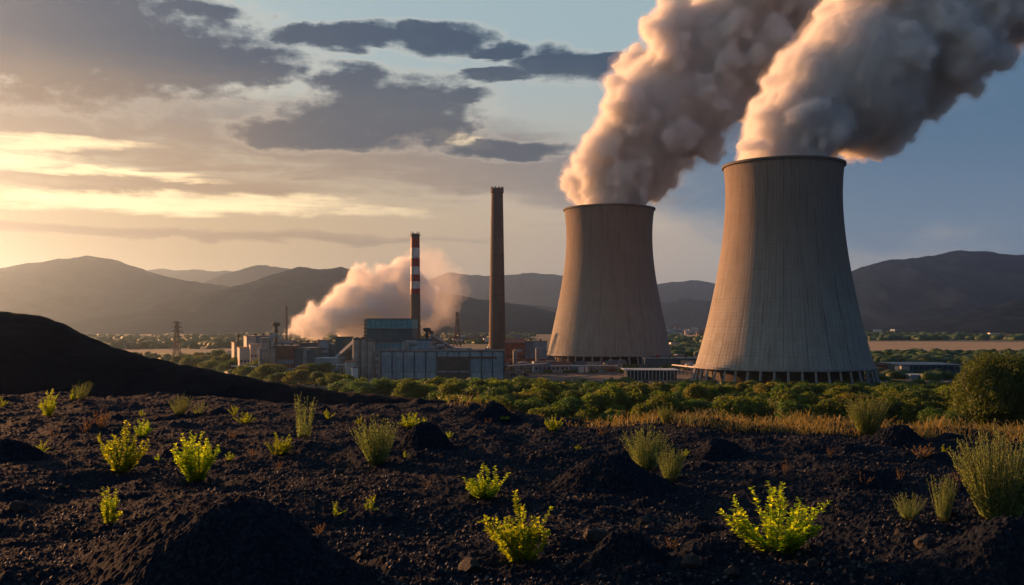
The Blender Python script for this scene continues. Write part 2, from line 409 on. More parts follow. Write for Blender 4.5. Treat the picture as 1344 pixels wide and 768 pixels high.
# ------------------------------------------------------------------ foreground terrain
def yedge(x): return np.interp(x, [-30, -13.5, -7.5, -1, 3, 9, 30], [29, 27.5, 26.5, 22.5, 20, 17.5, 17])
def soil_z(x, y, fine=True):
    e = yedge(x) + perlin(x * 0.45, y * 0.1 + 9, 40) * 0.8
    d = np.clip(y - e, 0, None)
    z = 30.0 + fbm(x * 0.33, y * 0.33, 3, 11) * 0.13 + fbm(x * 1.3, y * 1.3, 4, 21) * 0.038
    z = z - 0.42 * np.where(d > 1.5, d - 0.75, d * d / 3.0)
    z = np.where(y > 96, np.minimum(z, 0), z)
    if fine:
        near = np.clip((45 - y) / 15, 0, 1)
        z = z + near * (ridged(x * 3.1, y * 3.1, 4, 31) * 0.010 + clods(x, y, 0.42, 50, 0.16) * 0.30 + clods(x, y, 0.15, 60, 0.28) * 0.30 + clods(x, y, 0.065, 70, 0.75) * 0.5 + clods(x, y, 0.034, 75, 0.9) * 0.9)
    return np.maximum(z, -0.4)
def terrain():
    rows = []; y = 3.2
    while y < 110: rows.append(y); y += max(0.0034 * y, 0.012) if y < 34 else 0.02 * y
    rows = np.array(rows); t = np.linspace(-0.78, 0.78, 1250)
    Yg = np.repeat(rows[:, None], len(t), 1); Xg = Yg * t[None]
    Z = soil_z(Xg, Yg)
    V = np.stack([Xg.ravel(), Yg.ravel(), Z.ravel()], 1); nx = len(t); ny = len(rows)
    i = (np.arange(ny - 1)[:, None] * nx + np.arange(nx - 1)[None]).ravel()
    me = mesh_np('soil_ground', V, np.stack([i, i + 1, i + nx + 1, i + nx], 1), True)
    tag(link('soil_ground', me, M['soil']), kind='structure')
    # wider, coarser surround so that the ledge goes on to both sides and behind the camera
    for (x0, x1, y0, y1) in ((-60, 60, -25, 3.25),):
        xs = np.linspace(x0, x1, 300); ys = np.linspace(y0, y1, 90); Xg, Yg = np.meshgrid(xs, ys)
        Z = soil_z(Xg, Yg, False) + 0.03 - 0.15 * (1 - np.clip((3.2 - Yg) * 2, 0, 1))
        i = (np.arange(89)[:, None] * 300 + np.arange(299)[None]).ravel()
        me = mesh_np('soil_surround', np.stack([Xg.ravel(), Yg.ravel(), Z.ravel()], 1), np.stack([i, i + 1, i + 301, i + 300], 1), True)
        tag(link('soil_ground', me, M['soil']), kind='structure')
terrain()
def hit(px, py):
    """where the sight line through a photo pixel meets the soil"""
    ys = np.arange(4.0, 60, 0.02); xs = (px - CX) / F * ys; zs = EYE + (HY - py) / F * ys
    g = soil_z(xs, ys, False) + 0.03
    k = np.argmax(zs < g)
    if zs[k] >= g[k]: k = len(ys) // 2
    return float(xs[k]), float(ys[k]), float(g[k])

# big dark hill on the left
def hill():
    pts = [(-900, 440), (-600, 425), (-300, 412), (-120, 409), (0, 411), (30, 413), (60, 418), (90, 432), (120, 449), (160, 463), (200, 474), (250, 483), (300, 493), (350, 503), (400, 510), (450, 517), (520, 523), (600, 531), (680, 545), (760, 575)]
    D = 82.0
    px = np.linspace(-900, 760, 560); py = np.interp(px, [p[0] for p in pts], [p[1] for p in pts])
    py = np.convolve(np.pad(py, 9, 'edge'), np.ones(19) / 19, 'valid')
    Xc = (px - CX) / F * D; Hc = EYE + (HY - py) / F * D
    ys = np.linspace(38, 150, 260)
    Xg, Yg = np.meshgrid(Xc, ys); Hg = np.tile(Hc, (len(ys), 1))
    dd = np.abs(Yg - D); soft = np.sqrt(dd * dd + 4) - 2
    Z = Hg - np.where(Yg < D, 0.30, 0.42) * soft + fbm(Xg / 9, Yg / 9, 4, 90) * 0.35 * np.clip(dd / 12, 0.1, 1) + fbm(Xg / 1.2, Yg / 1.2, 4, 95) * 0.09 + ridged(Xg / 5.0, Yg / 14.0, 4, 97) * 0.12
    Z = np.maximum(Z, -0.5); nx = len(px); ny = len(ys)
    i = (np.arange(ny - 1)[:, None] * nx + np.arange(nx - 1)[None]).ravel()
    me = mesh_np('hill', np.stack([Xg.ravel(), Yg.ravel(), Z.ravel()], 1), np.stack([i, i + 1, i + nx + 1, i + nx], 1), True)
    tag(link('hill', me, M['hill']), kind='structure')
hill()

# mounds of black spoil: (px of peak, py of front foot, radius px, height px, aspect, label)
def mound(px, pyf, rpx, hpx, label, skew=0.0, seed=0, power=1.3):
    x, y, z = hit(px, pyf); r = rpx / F * y
    for _ in range(3):
        yc = y + r * 0.55; r = rpx / F * yc
    xc = (px - CX) / F * yc; h = hpx / F * yc
    n = 260; xs = np.linspace(-1.25, 1.25, n * 2); ys = np.linspace(-1.1, 1.1, n)
    A, B = np.meshgrid(xs, ys); Xg = xc + A * r; Yg = yc + B * r * 0.8
    a = A + fbm(A * 1.3 + seed, B * 1.3, 3, seed) * 0.08; q = B + fbm(A * 1.3, B * 1.3 + seed, 3, seed + 5) * 0.08
    a = np.where(a > skew, (a - skew) / (1 - skew), (a - skew) / (1 + skew))
    rr = np.sqrt(a * a + q * q)
    prof = np.where(rr < 1, (0.5 + 0.5 * np.cos(np.pi * np.clip(rr, 0, 1))) ** power, 0) * h
    prof = prof + np.where(rr < 1, 0, -(rr - 1) * 0.25 * r)
    base = soil_z(Xg, Yg, False)
    Z = base + prof - 0.035 * np.clip(rr * 2 - 1, 0, 1) + fbm(Xg * 4, Yg * 4, 3, seed + 3) * 0.02 + clods(Xg, Yg, 0.11, 150 + seed, 0.1) * 0.2 + clods(Xg, Yg, 0.05, 160 + seed, 0.8) * 0.6 + clods(Xg, Yg, 0.03, 165 + seed, 0.9) * 0.7
    nx = n * 2; i = (np.arange(n - 1)[:, None] * nx + np.arange(nx - 1)[None]).ravel()
    V = np.stack([(Xg - xc).ravel(), (Yg - yc).ravel(), Z.ravel() - z], 1)
    o = link('soil_mound', mesh_np('soil_mound', V, np.stack([i, i + 1, i + nx + 1, i + nx], 1), True), M['soil'], loc=(xc, yc, z))
    MND.append((xc, yc, r, h)); 
    return tag(o, label, 'mound', 'mounds of black soil')
MND = []
mound(272, 800, 245, 118, 'largest smooth mound of black soil, rising from the bottom left edge of the picture', 0.05, 1, 0.8)
mound(800, 648, 110, 46, 'broad dark soil mound right of centre with a ragged green shrub at its right foot', 0.0, 2, 1.0)
mound(822, 752, 78, 44, 'low mound of black soil near the bottom, behind the tan-sided rock', -0.1, 3, 1.2)
mound(648, 553, 52, 22, 'pointed black soil mound on the ledge skyline below the long blue hall', 0.0, 4)
mound(558, 588, 48, 34, 'rounded black mound just right of the tall grey-green bush, left of centre', 0.0, 5, 1.0)
mound(948, 604, 55, 24, 'lumpy brown-black mound right of the broad central mound', -0.2, 6)
mound(14, 606, 62, 26, 'dark soil mound at the left edge below a small yellow-green sprig', 0.0, 7)
mound(1175, 584, 46, 24, 'dark soil mound on the right skyline beside the silvery bush', 0.1, 8, 1.0)
mound(1345, 800, 190, 85, 'soil slope filling the bottom right corner of the picture', 0.0, 9, 1.2)
mound(1125, 640, 80, 20, 'flat dark swelling of soil in front of the silvery skyline bush', 0.0, 10)
def ground_z(x, y):
    z = float(soil_z(np.array([x]), np.array([y]), False)[0]) + 0.02
    return z

# ------------------------------------------------------------------ stones
def rock_mesh(seed, sub=3):
    r = random.Random(seed); bm = bmesh.new(); bmesh.ops.create_icosphere(bm, subdivisions=sub, radius=1)
    off = Vector((seed * 3.1, seed * 1.7, 0)); planes = [(Vector((r.uniform(-1, 1), r.uniform(-1, 1), r.uniform(-.3, 1))).normalized(), r.uniform(.45, .8)) for _ in range(7)]
    for v in bm.verts:
        p = v.co.copy()
        for nrm, d in planes:
            k = p.dot(nrm)
            if k > d: p -= nrm * (k - d) * 0.9
        p *= 1 + 0.16 * mnoise.noise(p * 2 + off) + 0.06 * mnoise.noise(p * 6 + off)
        v.co = p
    me = bpy.data.meshes.new('rock'); bm.to_mesh(me); bm.free(); me.materials.append(M['rock'])
    return me
RM = [rock_mesh(i) for i in range(5)]
rocks = [(783, 706, 17, 'squarish tan-sided rock standing left of the low mound near the bottom'),
 (617, 748, 17, 'rounded dark rock at the lower left of the tall central yellow-green shrub'), (845, 688, 11, 'brown rock between the broad central mound and the lowest mound'),
 (908, 742, 16, 'wide flat rock at the right foot of the lowest mound'), (1215, 716, 17, 'flat grey rock in front of the feathery bushes at the far right'),
 (758, 655, 7, 'small round stone at the left foot of the broad central mound'), (776, 655, 6, 'smaller of the two round stones at the foot of the central mound'),
 (25, 668, 13, 'flat dark stone at the left edge above the largest mound'), (475, 730, 9, 'dark stone between the largest mound and the rounded rock'),
 (1180, 702, 10, 'knobbly stone left of the flat grey rock'), (445, 620, 7, 'stone below and left of the tall grey-green bush'),
 (905, 690, 6, 'little stone left of the widest yellow-green shrub'), (1105, 668, 8, 'stone up and right of the widest yellow-green shrub'),
 (560, 700, 6, 'little stone halfway between two yellow-green sprigs and the tallest shrub'), (700, 600, 6, 'stone above the squat central yellow-green shrub'),
 (300, 660, 6, 'small stone behind the crest of the largest mound'), (80, 640, 6, 'small stone left of the slim yellow-green seedling'),
 (1065, 742, 10, 'stone at the right foot of the widest yellow-green shrub'), (960, 752, 12, 'dark stone at the bottom below the widest yellow-green shrub'), (1285, 715, 9, 'stone below the largest feathery bush')]
for i, (px, py, s, lb) in enumerate(rocks):
    x, y, z = hit(px, py); k = s / F * y
    o = link('rock', RM[i % 5], loc=(x, y, z + k * 0.25)); o.scale = (k, k * 0.9, k * 0.72); o.rotation_euler = (0, 0, i * 1.9)
    tag(o, lb, 'rock', 'loose rocks on the black soil')
def gravel():
    r = np.random.default_rng(5); t = np.array([(0, 0, 1), (1, 0, 0), (0, 1, 0), (-1, 0, 0), (0, -1, 0), (0, 0, -1)], float)
    fc = np.array([(0, 1, 2), (0, 2, 3), (0, 3, 4), (0, 4, 1), (5, 2, 1), (5, 3, 2), (5, 4, 3), (5, 1, 4)])
    n = 30000; Y = 4.5 * (22 / 4.5) ** r.random(n); Xs = Y * r.uniform(-.62, .62, n)
    keep = fbm(Xs * .8, Y * .8, 2, 5) > -0.25; Xs, Y = Xs[keep], Y[keep]; n = len(Y)
    Z = soil_z(Xs, Y, True); s = 0.004 + 0.022 * r.random(n) ** 3
    V = t[None] * s[:, None, None] * (0.7 + 0.6 * r.random((n, 6, 1))) * r.uniform(.6, 1.2, (n, 1, 3)) + np.stack([Xs, Y, Z + s * .4], 1)[:, None]
    Fc = fc[None] + (np.arange(n) * 6)[:, None, None]
    tag(link('gravel', mesh_np('gravel', V.reshape(-1, 3), Fc.reshape(-1, 3), False), M['grit']), 'small crumbs of stone strewn over the black soil', 'gravel', kind='stuff')
gravel()

# ------------------------------------------------------------------ low plants
M['leaf_yellow'] = leafmat('leaf_yellow', (0.40, 0.42, 0.03), (0.17, 0.25, 0.025), 0.60, 0.26, 7, (2.1, 2.15, 0.6))
M['leaf_sage'] = leafmat('leaf_sage', (0.16, 0.24, 0.11), (0.26, 0.33, 0.16), 0.5, 0.12, 9, (1.5, 1.4, 0.7))
M['leaf_dry'] = leafmat('leaf_dry', (0.20, 0.15, 0.07), (0.26, 0.19, 0.09), 0.4, 0.2, 6, (1.4, 1.1, 0.6))
M['stem_green'] = mat('stem_green', (0.10, 0.13, 0.03), (0.14, 0.12, 0.04), 20)
M['stem_brown'] = mat('stem_brown', (0.10, 0.08, 0.045), (0.07, 0.05, 0.03), 20)
def leaf_geo(V, Fc, p, d, n, L, Wd):
    s = d.cross(n).normalized(); k = len(V)
    V += [p, p + d * L * .45 + s * Wd * .5 + n * L * .10, p + d * L, p + d * L * .45 - s * Wd * .5 + n * L * .10]
    Fc += [(k, k + 1, k + 2, k + 3)]
def plant_meshes(kind, seed, n=None, spread=None):
    """unit-height plant; returns stems mesh, leaves mesh"""
    r = random.Random(seed); st = MB(); V = []; Fc = []
    if kind == 'leafy':
        n = n or 20; spread = spread or 0.8
        ends = []
        for i in range(n):
            az = r.uniform(0, 2 * pi); lean = (i / n) ** 0.8 * spread * r.uniform(.8, 1.15); L = r.uniform(.45, .95) * (1.05 - 0.28 * (i / n))
            if i < 2: L = r.uniform(.92, 1.02); lean *= .3
            ends.append((az, lean, L))
        for az, lean, L in ends:
            p = Vector((cos(az) * .04, sin(az) * .04, -0.03)); d = Vector((cos(az) * lean, sin(az) * lean, 1)).normalized()
            seg = 9; rad = .009; br = []
            for k in range(seg):
                q = p + d * (L / seg); st.bar(p, q, rad, 4, rad * .85); rad *= .85
                for t in (0.05, 0.3, 0.55, 0.8) :
                    if k > 0:
                        for s in range(3):
                            a = r.uniform(0, 2 * pi); o = d.orthogonal().normalized(); o.rotate(Matrix.Rotation(a, 3, d))
                            ld = (d * r.uniform(.3, 1.0) + o).normalized(); nn = (Vector((0, 0, 1)) + Vector([r.uniform(-.8, .8) for _ in range(3)])).normalized()
                            if abs(nn.dot(ld)) > .9: continue
                            sz = r.uniform(.036, .072) * (1.15 - .45 * k / seg)
                            leaf_geo(V, Fc, p.lerp(q, t), ld, nn, sz, sz * .62)
                d = (d + Vector((r.uniform(-.09, .09), r.uniform(-.09, .09), .05 if lean < 1 else .10))).normalized(); p = q
                if k in (3, 5) and r.random() < .5: br.append((p.copy(), (d + Vector((r.uniform(-.6, .6), r.uniform(-.6, .6), .2))).normalized()))
            for bp, bd in br:
                for k in range(4):
                    q = bp + bd * .05; st.bar(bp, q, .004, 3)
                    for s in range(4):
                        o = bd.orthogonal().normalized(); o.rotate(Matrix.Rotation(r.uniform(0, 6.28), 3, bd)); ld = (bd * .7 + o).normalized()
                        nn = Vector((r.uniform(-.6, .6), r.uniform(-.6, .6), 1)).normalized(); sz = r.uniform(.035, .065)
                        leaf_geo(V, Fc, bp.lerp(q, r.random()), ld, nn, sz, sz * .6)
                    bp = q
    elif kind == 'feathery':
        n = n or 70; spread = spread or 0.5
        for i in range(n):
            az = r.uniform(0, 2 * pi); lean = sqrt(r.random()) * spread; L = r.uniform(.6, 1.0) * (1.04 - .22 * lean / spread)
            p = Vector((cos(az) * .10 * lean / spread, sin(az) * .10 * lean / spread, -.03)); d = Vector((cos(az) * lean, sin(az) * lean, 1)).normalized()
            seg = 8
            for k in range(seg):
                q = p + d * (L / seg); st.bar(p, q, .004, 3, .0035)
                if k > 0:
                    for s in range(9):
                        o = d.orthogonal().normalized(); o.rotate(Matrix.Rotation(r.uniform(0, 6.28), 3, d)); ld = (d * r.uniform(.9, 1.8) + o).normalized()
                        nn = o.cross(ld).normalized() if r.random() < .5 else Vector((r.uniform(-1, 1), r.uniform(-1, 1), .4)).normalized()
                        sz = r.uniform(.028, .055) * (1.1 - .5 * k / seg); leaf_geo(V, Fc, p.lerp(q, r.random()), ld, nn, sz, sz * .22)
                d = (d + Vector((r.uniform(-.05, .05), r.uniform(-.05, .05), .03))).normalized(); p = q
    elif kind == 'stalks':
        n = n or 14; spread = spread or 0.5
        for i in range(n):
            az = r.uniform(0, 2 * pi); lean = r.random() * spread; L = r.uniform(.5, 1); p = Vector((cos(az) * .06, sin(az) * .06, -.03)); d = Vector((cos(az) * lean, sin(az) * lean, 1)).normalized()
            for k in range(6):
                q = p + d * (L / 6); st.bar(p, q, .008, 3, .007)
                for s in range(4 if k > 1 else 1):
                    o = d.orthogonal().normalized(); o.rotate(Matrix.Rotation(r.uniform(0, 6.28), 3, d)); sz = r.uniform(.05, .11)
                    leaf_geo(V, Fc, p.lerp(q, r.random()), (d * 1.6 + o).normalized(), o.cross(d).normalized(), sz, sz * .22)
                d = (d + Vector((r.uniform(-.1, .1), r.uniform(-.1, .1), 0))).normalized(); p = q
    ms = st.mesh('stems'); ml = bpy.data.meshes.new('leaves'); ml.from_pydata([tuple(a) for a in V], [], Fc); ml.update()
    return ms, ml
PMAT = {'leafy': ('stem_green', 'leaf_yellow'), 'feathery': ('stem_green', 'leaf_sage'), 'stalks': ('stem_brown', 'leaf_dry')}
PNAME = {'leafy': 'leafy_shrub', 'feathery': 'feathery_bush', 'stalks': 'dry_weed'}
PGRP = {'leafy': 'yellow-green shrubs on the black soil', 'feathery': 'grey-green feathery bushes on the black soil', 'stalks': 'dry weeds on the black soil'}
PCAT = {'leafy': 'shrub', 'feathery': 'bush', 'stalks': 'weed'}
_pc = {}
def variant(kind, seed, n, spread):
    k = (kind, seed, n, spread)
    if k not in _pc:
        a, c = plant_meshes(*k); a.materials.append(M[PMAT[kind][0]]); c.materials.append(M[PMAT[kind][1]])
        w = max(v.co.x for v in c.vertices) - min(v.co.x for v in c.vertices); h = max(v.co.z for v in c.vertices)
        _pc[k] = (a, c, w, h)
    return _pc[k]
def plant(kind, px, py, hpx, wpx, label, seed=0, n=None, spread=None, rot=None, lift=0.0):
    ms, ml, w, h = variant(kind, seed, n, spread); x, y, z = hit(px, py); z = ground_z(x, y) + lift
    e = empty(PNAME[kind], (x, y, z), rot if rot is not None else 0.0)
    H = hpx / F * y / h; Wd = wpx / F * y / w
    e.scale = (Wd, Wd * 1.0, H)
    link('stems', ms, parent=e); link('leaves', ml, parent=e)
    return tag(e, label, PCAT[kind], PGRP[kind])
PL = [
 ('leafy', 160, 619, 68, 68, 'full yellow-green shrub with one taller shoot, on the left between two smaller sprigs', 1, 24, .9),
 ('leafy', 258, 631, 68, 74, 'dense yellow-green shrub left of centre, above the largest mound', 2, 30, .8),
 ('leafy', 145, 686, 50, 40, 'slim yellow-green seedling left of the crest of the largest mound', 3, 12, .5),
 ('leafy', 63, 546, 36, 32, 'upright yellow-green shrub near the left edge below the dark hill', 4, 14, .8),
 ('leafy', 186, 573, 24, 26, 'small yellow-green sprig right behind the full shrub on the left', 5, 12, .6),
 ('leafy', 53, 596, 20, 22, 'tiny yellow-green sprig behind the mound at the left edge', 6, 10, .8),
 ('leafy', 366, 596, 30, 42, 'bright yellow-green tuft just left of the slender spiky bush', 7, 18, 1.1),
 ('leafy', 540, 560, 20, 40, 'low bright yellow-green tuft behind the rounded black mound', 8, 20, 1.3),
 ('leafy', 637, 652, 46, 66, 'squat yellow-green shrub behind the tallest one, left of the broad central mound', 9, 22, 1.0),
 ('leafy', 684, 735, 96, 106, 'tallest yellow-green shrub, at the bottom centre between rocks', 10, 26, 1.05),
 ('leafy', 1020, 722, 92, 152, 'widest yellow-green shrub, spreading in the lower right foreground', 11, 34, 1.5),
 ('leafy', 726, 565, 22, 26, 'small round yellow-green tuft near the skyline beneath the small cooling tower', 12, 16, .8),
 ('leafy', 660, 552, 11, 16, 'tiny yellow-green tuft at the foot of the pointed skyline mound', 13, 10, .9),
 ('leafy', 440, 674, 17, 24, 'small drooping yellow-green sprig, left one of the pair right of the largest mound', 14, 6, 1.2),
 ('leafy', 485, 674, 25, 22, 'small upright yellow-green sprig, right one of the pair right of the largest mound', 15, 7, .6),
 ('leafy', 3, 534, 14, 18, 'tiny yellow-green tuft cut by the left edge under the dark hill', 16, 10, .9),
 ('leafy', 308, 545, 14, 16, 'small upright tuft, left one of two on the soil left of the slender spiky bush', 17, 9, .5),
 ('leafy', 322, 554, 14, 34, 'flat yellow-green tuft in front of a smaller tuft below the dark hill', 18, 14, 1.5),
 ('leafy', 431, 550, 14, 18, 'little olive tuft right of the slender spiky bush', 19, 10, .8),
 ('leafy', 187, 546, 9, 12, 'tiny round tuft above the small sprig on the left', 20, 8, .9),
 ('leafy', 95, 524, 13, 16, 'short yellow-green tuft left of a grassy bush beneath the dark hill', 21, 10, .8),
 ('leafy', 531, 600, 9, 9, 'tiny two-leaved seedling in front of the rounded black mound', 22, 4, .7),
 ('leafy', 472, 556, 12, 12, 'little faint tuft behind the tall grey-green bush', 23, 8, .8),
 ('leafy', 1237, 594, 12, 10, 'tiny green sprig left of the largest feathery bush', 24, 6, .7),
 ('feathery', 495, 608, 66, 66, 'tall grey-green bush left of centre, beside the rounded black mound', 1, 120, .5),
 ('feathery', 397, 575, 62, 32, 'slender spiky grey-green bush with one very tall tip', 2, 28, .28),
 ('feathery', 236, 543, 30, 34, 'grey-green bush beneath the dark hill, left one of a close pair', 3, 60, .6),
 ('feathery', 261, 543, 20, 26, 'thin pale bush beneath the dark hill, right one of a close pair', 4, 30, .8),
 ('feathery', 108, 523, 25, 28, 'grassy bush directly under the steep end of the dark hill', 5, 50, .6),
 ('feathery', 151, 521, 17, 32, 'low grassy tuft right of the grassy bush under the dark hill', 6, 40, 1.0),
 ('feathery', 848, 616, 62, 68, 'ragged green shrub behind the right foot of the broad central mound', 7, 120, .5),
 ('feathery', 880, 630, 52, 44, 'narrower green shrub at the far right of the broad central mound', 8, 80, .4),
 ('feathery', 1138, 570, 58, 60, 'silvery bush standing on the skyline in front of the large cooling tower', 9, 160, .6),
 ('feathery', 874, 555, 28, 28, 'small silvery bush on the skyline between the two cooling towers', 10, 90, .5),
 ('feathery', 1312, 686, 138, 128, 'largest feathery bush, filling the right edge of the picture', 11, 260, .55),
 ('feathery', 1238, 682, 62, 36, 'narrow feathery bush just left of the largest one', 12, 75, .34),
 ('feathery', 1192, 680, 35, 46, 'low feathery bush left of the narrow one at the right', 13, 80, .75),
 ('feathery', 905, 556, 14, 20, 'low pale tuft right of the small silvery skyline bush', 14, 30, .8),
 ('stalks', 133, 563, 26, 22, 'dry brown weed above the full yellow-green shrub', 1, 16, .4),
 ('stalks', 111, 568, 18, 20, 'low dry weed left of the taller dry brown weed', 2, 14, .6),
 ('stalks', 366, 616, 13, 12, 'faint dry weed below the bright tuft near the slender bush', 3, 10, .6),
 ('stalks', 303, 576, 11, 16, 'thin dry weed right of and above the dense yellow-green shrub', 4, 10, .9),
 ('stalks', 1030, 622, 20, 12, 'green-brown weed above the widest yellow-green shrub', 5, 8, .4),
 ('stalks', 1134, 639, 22, 18, 'forked little weed below the silvery skyline bush', 6, 6, .8),
 ('stalks', 1181, 632, 18, 12, 'thin dry weed right of the forked little weed', 7, 8, .4),
 ('stalks', 1210, 600, 20, 32, 'dry spreading weed right of the dark skyline mound', 8, 18, .9),
 ('stalks', 958, 570, 12, 18, 'small dry tuft on the soil below the large cooling tower, left side', 9, 10, .8),
 ('leafy', 208, 604, 10, 12, 'tiny sprig between the full shrub and the dense shrub on the left', 25, 8, .8),
 ('leafy', 300, 604, 12, 14, 'tiny sprig right of the dense yellow-green shrub left of centre', 26, 9, .8),
 ('leafy', 590, 574, 9, 12, 'tiny sprig on bare soil right of the rounded black mound', 27, 9, .8),
 ('leafy', 900, 598, 10, 12, 'tiny sprig right of the ragged green shrubs by the central mound', 28, 9, .8),
 ('leafy', 760, 590, 8, 11, 'tiny sprig above the crest of the broad central mound', 29, 9, .9),
 ('stalks', 560, 640, 12, 14, 'dry wisp on bare soil left of the squat central shrub', 3, 10, .6),
 ('stalks', 330, 600, 14, 12, 'dry wisp midway between the dense shrub and the bright tuft', 4, 10, .9),
 ('stalks', 70, 575, 14, 16, 'dry wisp above the mound at the left edge', 9, 10, .8),
 ('stalks', 790, 572, 10, 16, 'dry wisp near the skyline right of the small round tuft', 1, 16, .4),
 ('stalks', 1090, 600, 14, 14, 'dry wisp left of the dark skyline mound at right', 7, 8, .4),
 ('stalks', 420, 700, 16, 16, 'dry wisp beside the small drooping sprig near the largest mound', 8, 18, .9),
 ('stalks', 880, 720, 16, 18, 'dry wisp between the lowest mound and the widest shrub', 2, 14, .6),
 ('stalks', 640, 556, 8, 10, 'tiny sprout left of the tuft at the pointed skyline mound', 10, 6, .6),
 ('stalks', 1262, 640, 22, 18, 'dry stalks left of the largest feathery bush', 2, 14, .6),
]
for k, px, py, h, w, lb, sd, n, sp in PL: plant(k, px, py, h, w, lb, sd, n, sp)

# golden grass beyond the lip of the ledge: nobody could count it
def grass():
    r = np.random.default_rng(9)
    n = 80000; x = r.uniform(-1.5, 16, n); e = yedge(x); d = r.uniform(-.2, 1, n) ** 1.0 * 6.5; y = e + d
    dens = fbm(x * .9, y * .5, 3, 77) + 0.35 + np.clip((x - 2) * .06, -.1, .5)
    dens = dens - 0.9 * (1 - np.clip((x - 1.0) / 4.0, 0, 1)) ** 1.5; k = (dens > r.uniform(-.4, .8, n)); x, y, d = x[k], y[k], d[k]; n = len(x)
    z = soil_z(x, y, False); h = (0.05 + 0.20 * r.random(n) ** 2.2) * np.clip(.5 + fbm(x * 1.7, y * .8, 2, 78) * .8 + .35, .3, 1.35); h = h + np.clip(d, 0, 3) * 0.03
    a = r.uniform(0, 2 * np.pi, n); l = r.uniform(0.05, 1.1, n) * h; w = r.uniform(.003, .0075, n); b_ = r.uniform(0, 2 * np.pi, n)
    B = np.stack([x, y, z], 1); S_ = np.stack([np.cos(b_), np.sin(b_), 0 * b_], 1) * w[:, None]
    mid = B + np.stack([np.cos(a) * l * .3, np.sin(a) * l * .3, h * .55], 1); top = B + np.stack([np.cos(a) * l, np.sin(a) * l, h], 1)
    V = np.stack([B - S_, B + S_, mid + S_ * 1.1, mid - S_ * 1.1, top + S_ * 1.0, top - S_ * 1.0], 1).reshape(-1, 3)
    i = np.arange(n) * 6; Fc = np.concatenate([np.stack([i, i + 1, i + 2, i + 3], 1), np.stack([i + 3, i + 2, i + 4, i + 5], 1)])
    M['grass'] = leafmat('grass_gold', (0.27, 0.21, 0.09), (0.15, 0.145, 0.06), 0.45, 0.1, 1.2, (1.3, 1.15, 0.7))
    tag(link('grass', mesh_np('grass', V, Fc), M['grass']), 'golden dry grass along the lip of the black ledge', 'grass', kind='stuff')
grass()

# ------------------------------------------------------------------ trees
M['bark'] = mat('bark', (0.09, 0.07, 0.05), (0.06, 0.045, 0.035), 3)
TL = [leafmat('leaf_olive', (0.15, 0.175, 0.030), (0.09, 0.125, 0.024), 0.5, 0.2, .25, (1.4, 1.6, .5)),
      leafmat('leaf_deep', (0.05, 0.09, 0.03), (0.085, 0.13, 0.034), 0.48, 0.2, .25, (1.3, 1.6, .5)),
      leafmat('leaf_rust', (0.19, 0.18, 0.035), (0.12, 0.13, 0.03), 0.5, 0.2, .25, (1.4, 1.4, .5))]
def crown_mesh(seed, n=9000, leaf=.026, lobes=14, flat=.85):
    r = np.random.default_rng(seed); L = []
    for i in range(lobes):
        a = r.uniform(0, 2 * np.pi); q = r.random() ** .5 * .33; zz = r.uniform(.30, .80); q *= (1.15 - abs(zz - .45) * 1.2)
        L.append((q * np.cos(a), q * np.sin(a), zz * flat, r.uniform(.12, .24)))
    L = np.array(L); w = L[:, 3] ** 2; w /= w.sum(); k = r.choice(lobes, n, p=w)
    d = r.normal(size=(n, 3)); d /= np.linalg.norm(d, axis=1)[:, None]; d[:, 2] = np.where(d[:, 2] < -.5, -d[:, 2], d[:, 2])
    rad = L[k, 3] * (0.45 + 0.62 * r.random(n) ** .45)
    nz = np.array([mnoise.noise(Vector(p)) for p in (L[k, :3] + d * .3) * 9.0]); rad *= 1 + .38 * nz
    c = L[k, :3] + d * rad[:, None]
    nn = d + r.normal(size=(n, 3)) * .65; nn /= np.linalg.norm(nn, axis=1)[:, None]
    t = np.cross(nn, r.normal(size=(n, 3))); t /= np.linalg.norm(t, axis=1)[:, None]; s = np.cross(nn, t)
    sz = leaf * r.uniform(.5, 1.2, n)[:, None]
    V = np.stack([c - t * sz, c + s * sz * .6, c + t * sz, c - s * sz * .6], 1).reshape(-1, 3)
    return mesh_np('crown', V, np.arange(n * 4).reshape(-1, 4))
def trunk_mesh(seed):
    r = random.Random(seed); m = MB(); p = Vector((0, 0, -.02)); d = Vector((0, 0, 1)); rad = .028
    for k in range(4):
        q = p + d * .10; m.bar(p, q, rad, 6, rad * .85); rad *= .85; d = (d + Vector((r.uniform(-.15, .15), r.uniform(-.15, .15), 0))).normalized(); p = q
        if k >= 1:
            for s in range(2):
                a = r.uniform(0, 6.28); e = p + Vector((cos(a) * .22, sin(a) * .22, r.uniform(.15, .28))); m.bar(p, e, rad * .6, 5, rad * .2)
    m.bar(p, p + d * .3, rad, 5, rad * .3)
    return m.mesh('trunk')
CR = []
for k in range(3):
    for s in range(3):
        me = crown_mesh(10 * k + s); me.materials.append(TL[k]); CR.append((me, k))
TR = [trunk_mesh(i) for i in range(3)]
for t in TR: t.materials.append(M['bark'])
NT = [0]; USED = set()
def tree(x, y, w, h, ci, ti, rz, label, group, z=0.0, big=None):
    e = empty('tree', (x, y, z), rz); e.scale = (w, w, h)
    link('trunk', TR[ti], parent=e); link('crown', (big or CR[ci][0]), parent=e)
    NT[0] += 1; USED.add(label)
    return tag(e, label, 'tree', group)
SHADE = ['olive', 'dark green', 'yellowish']
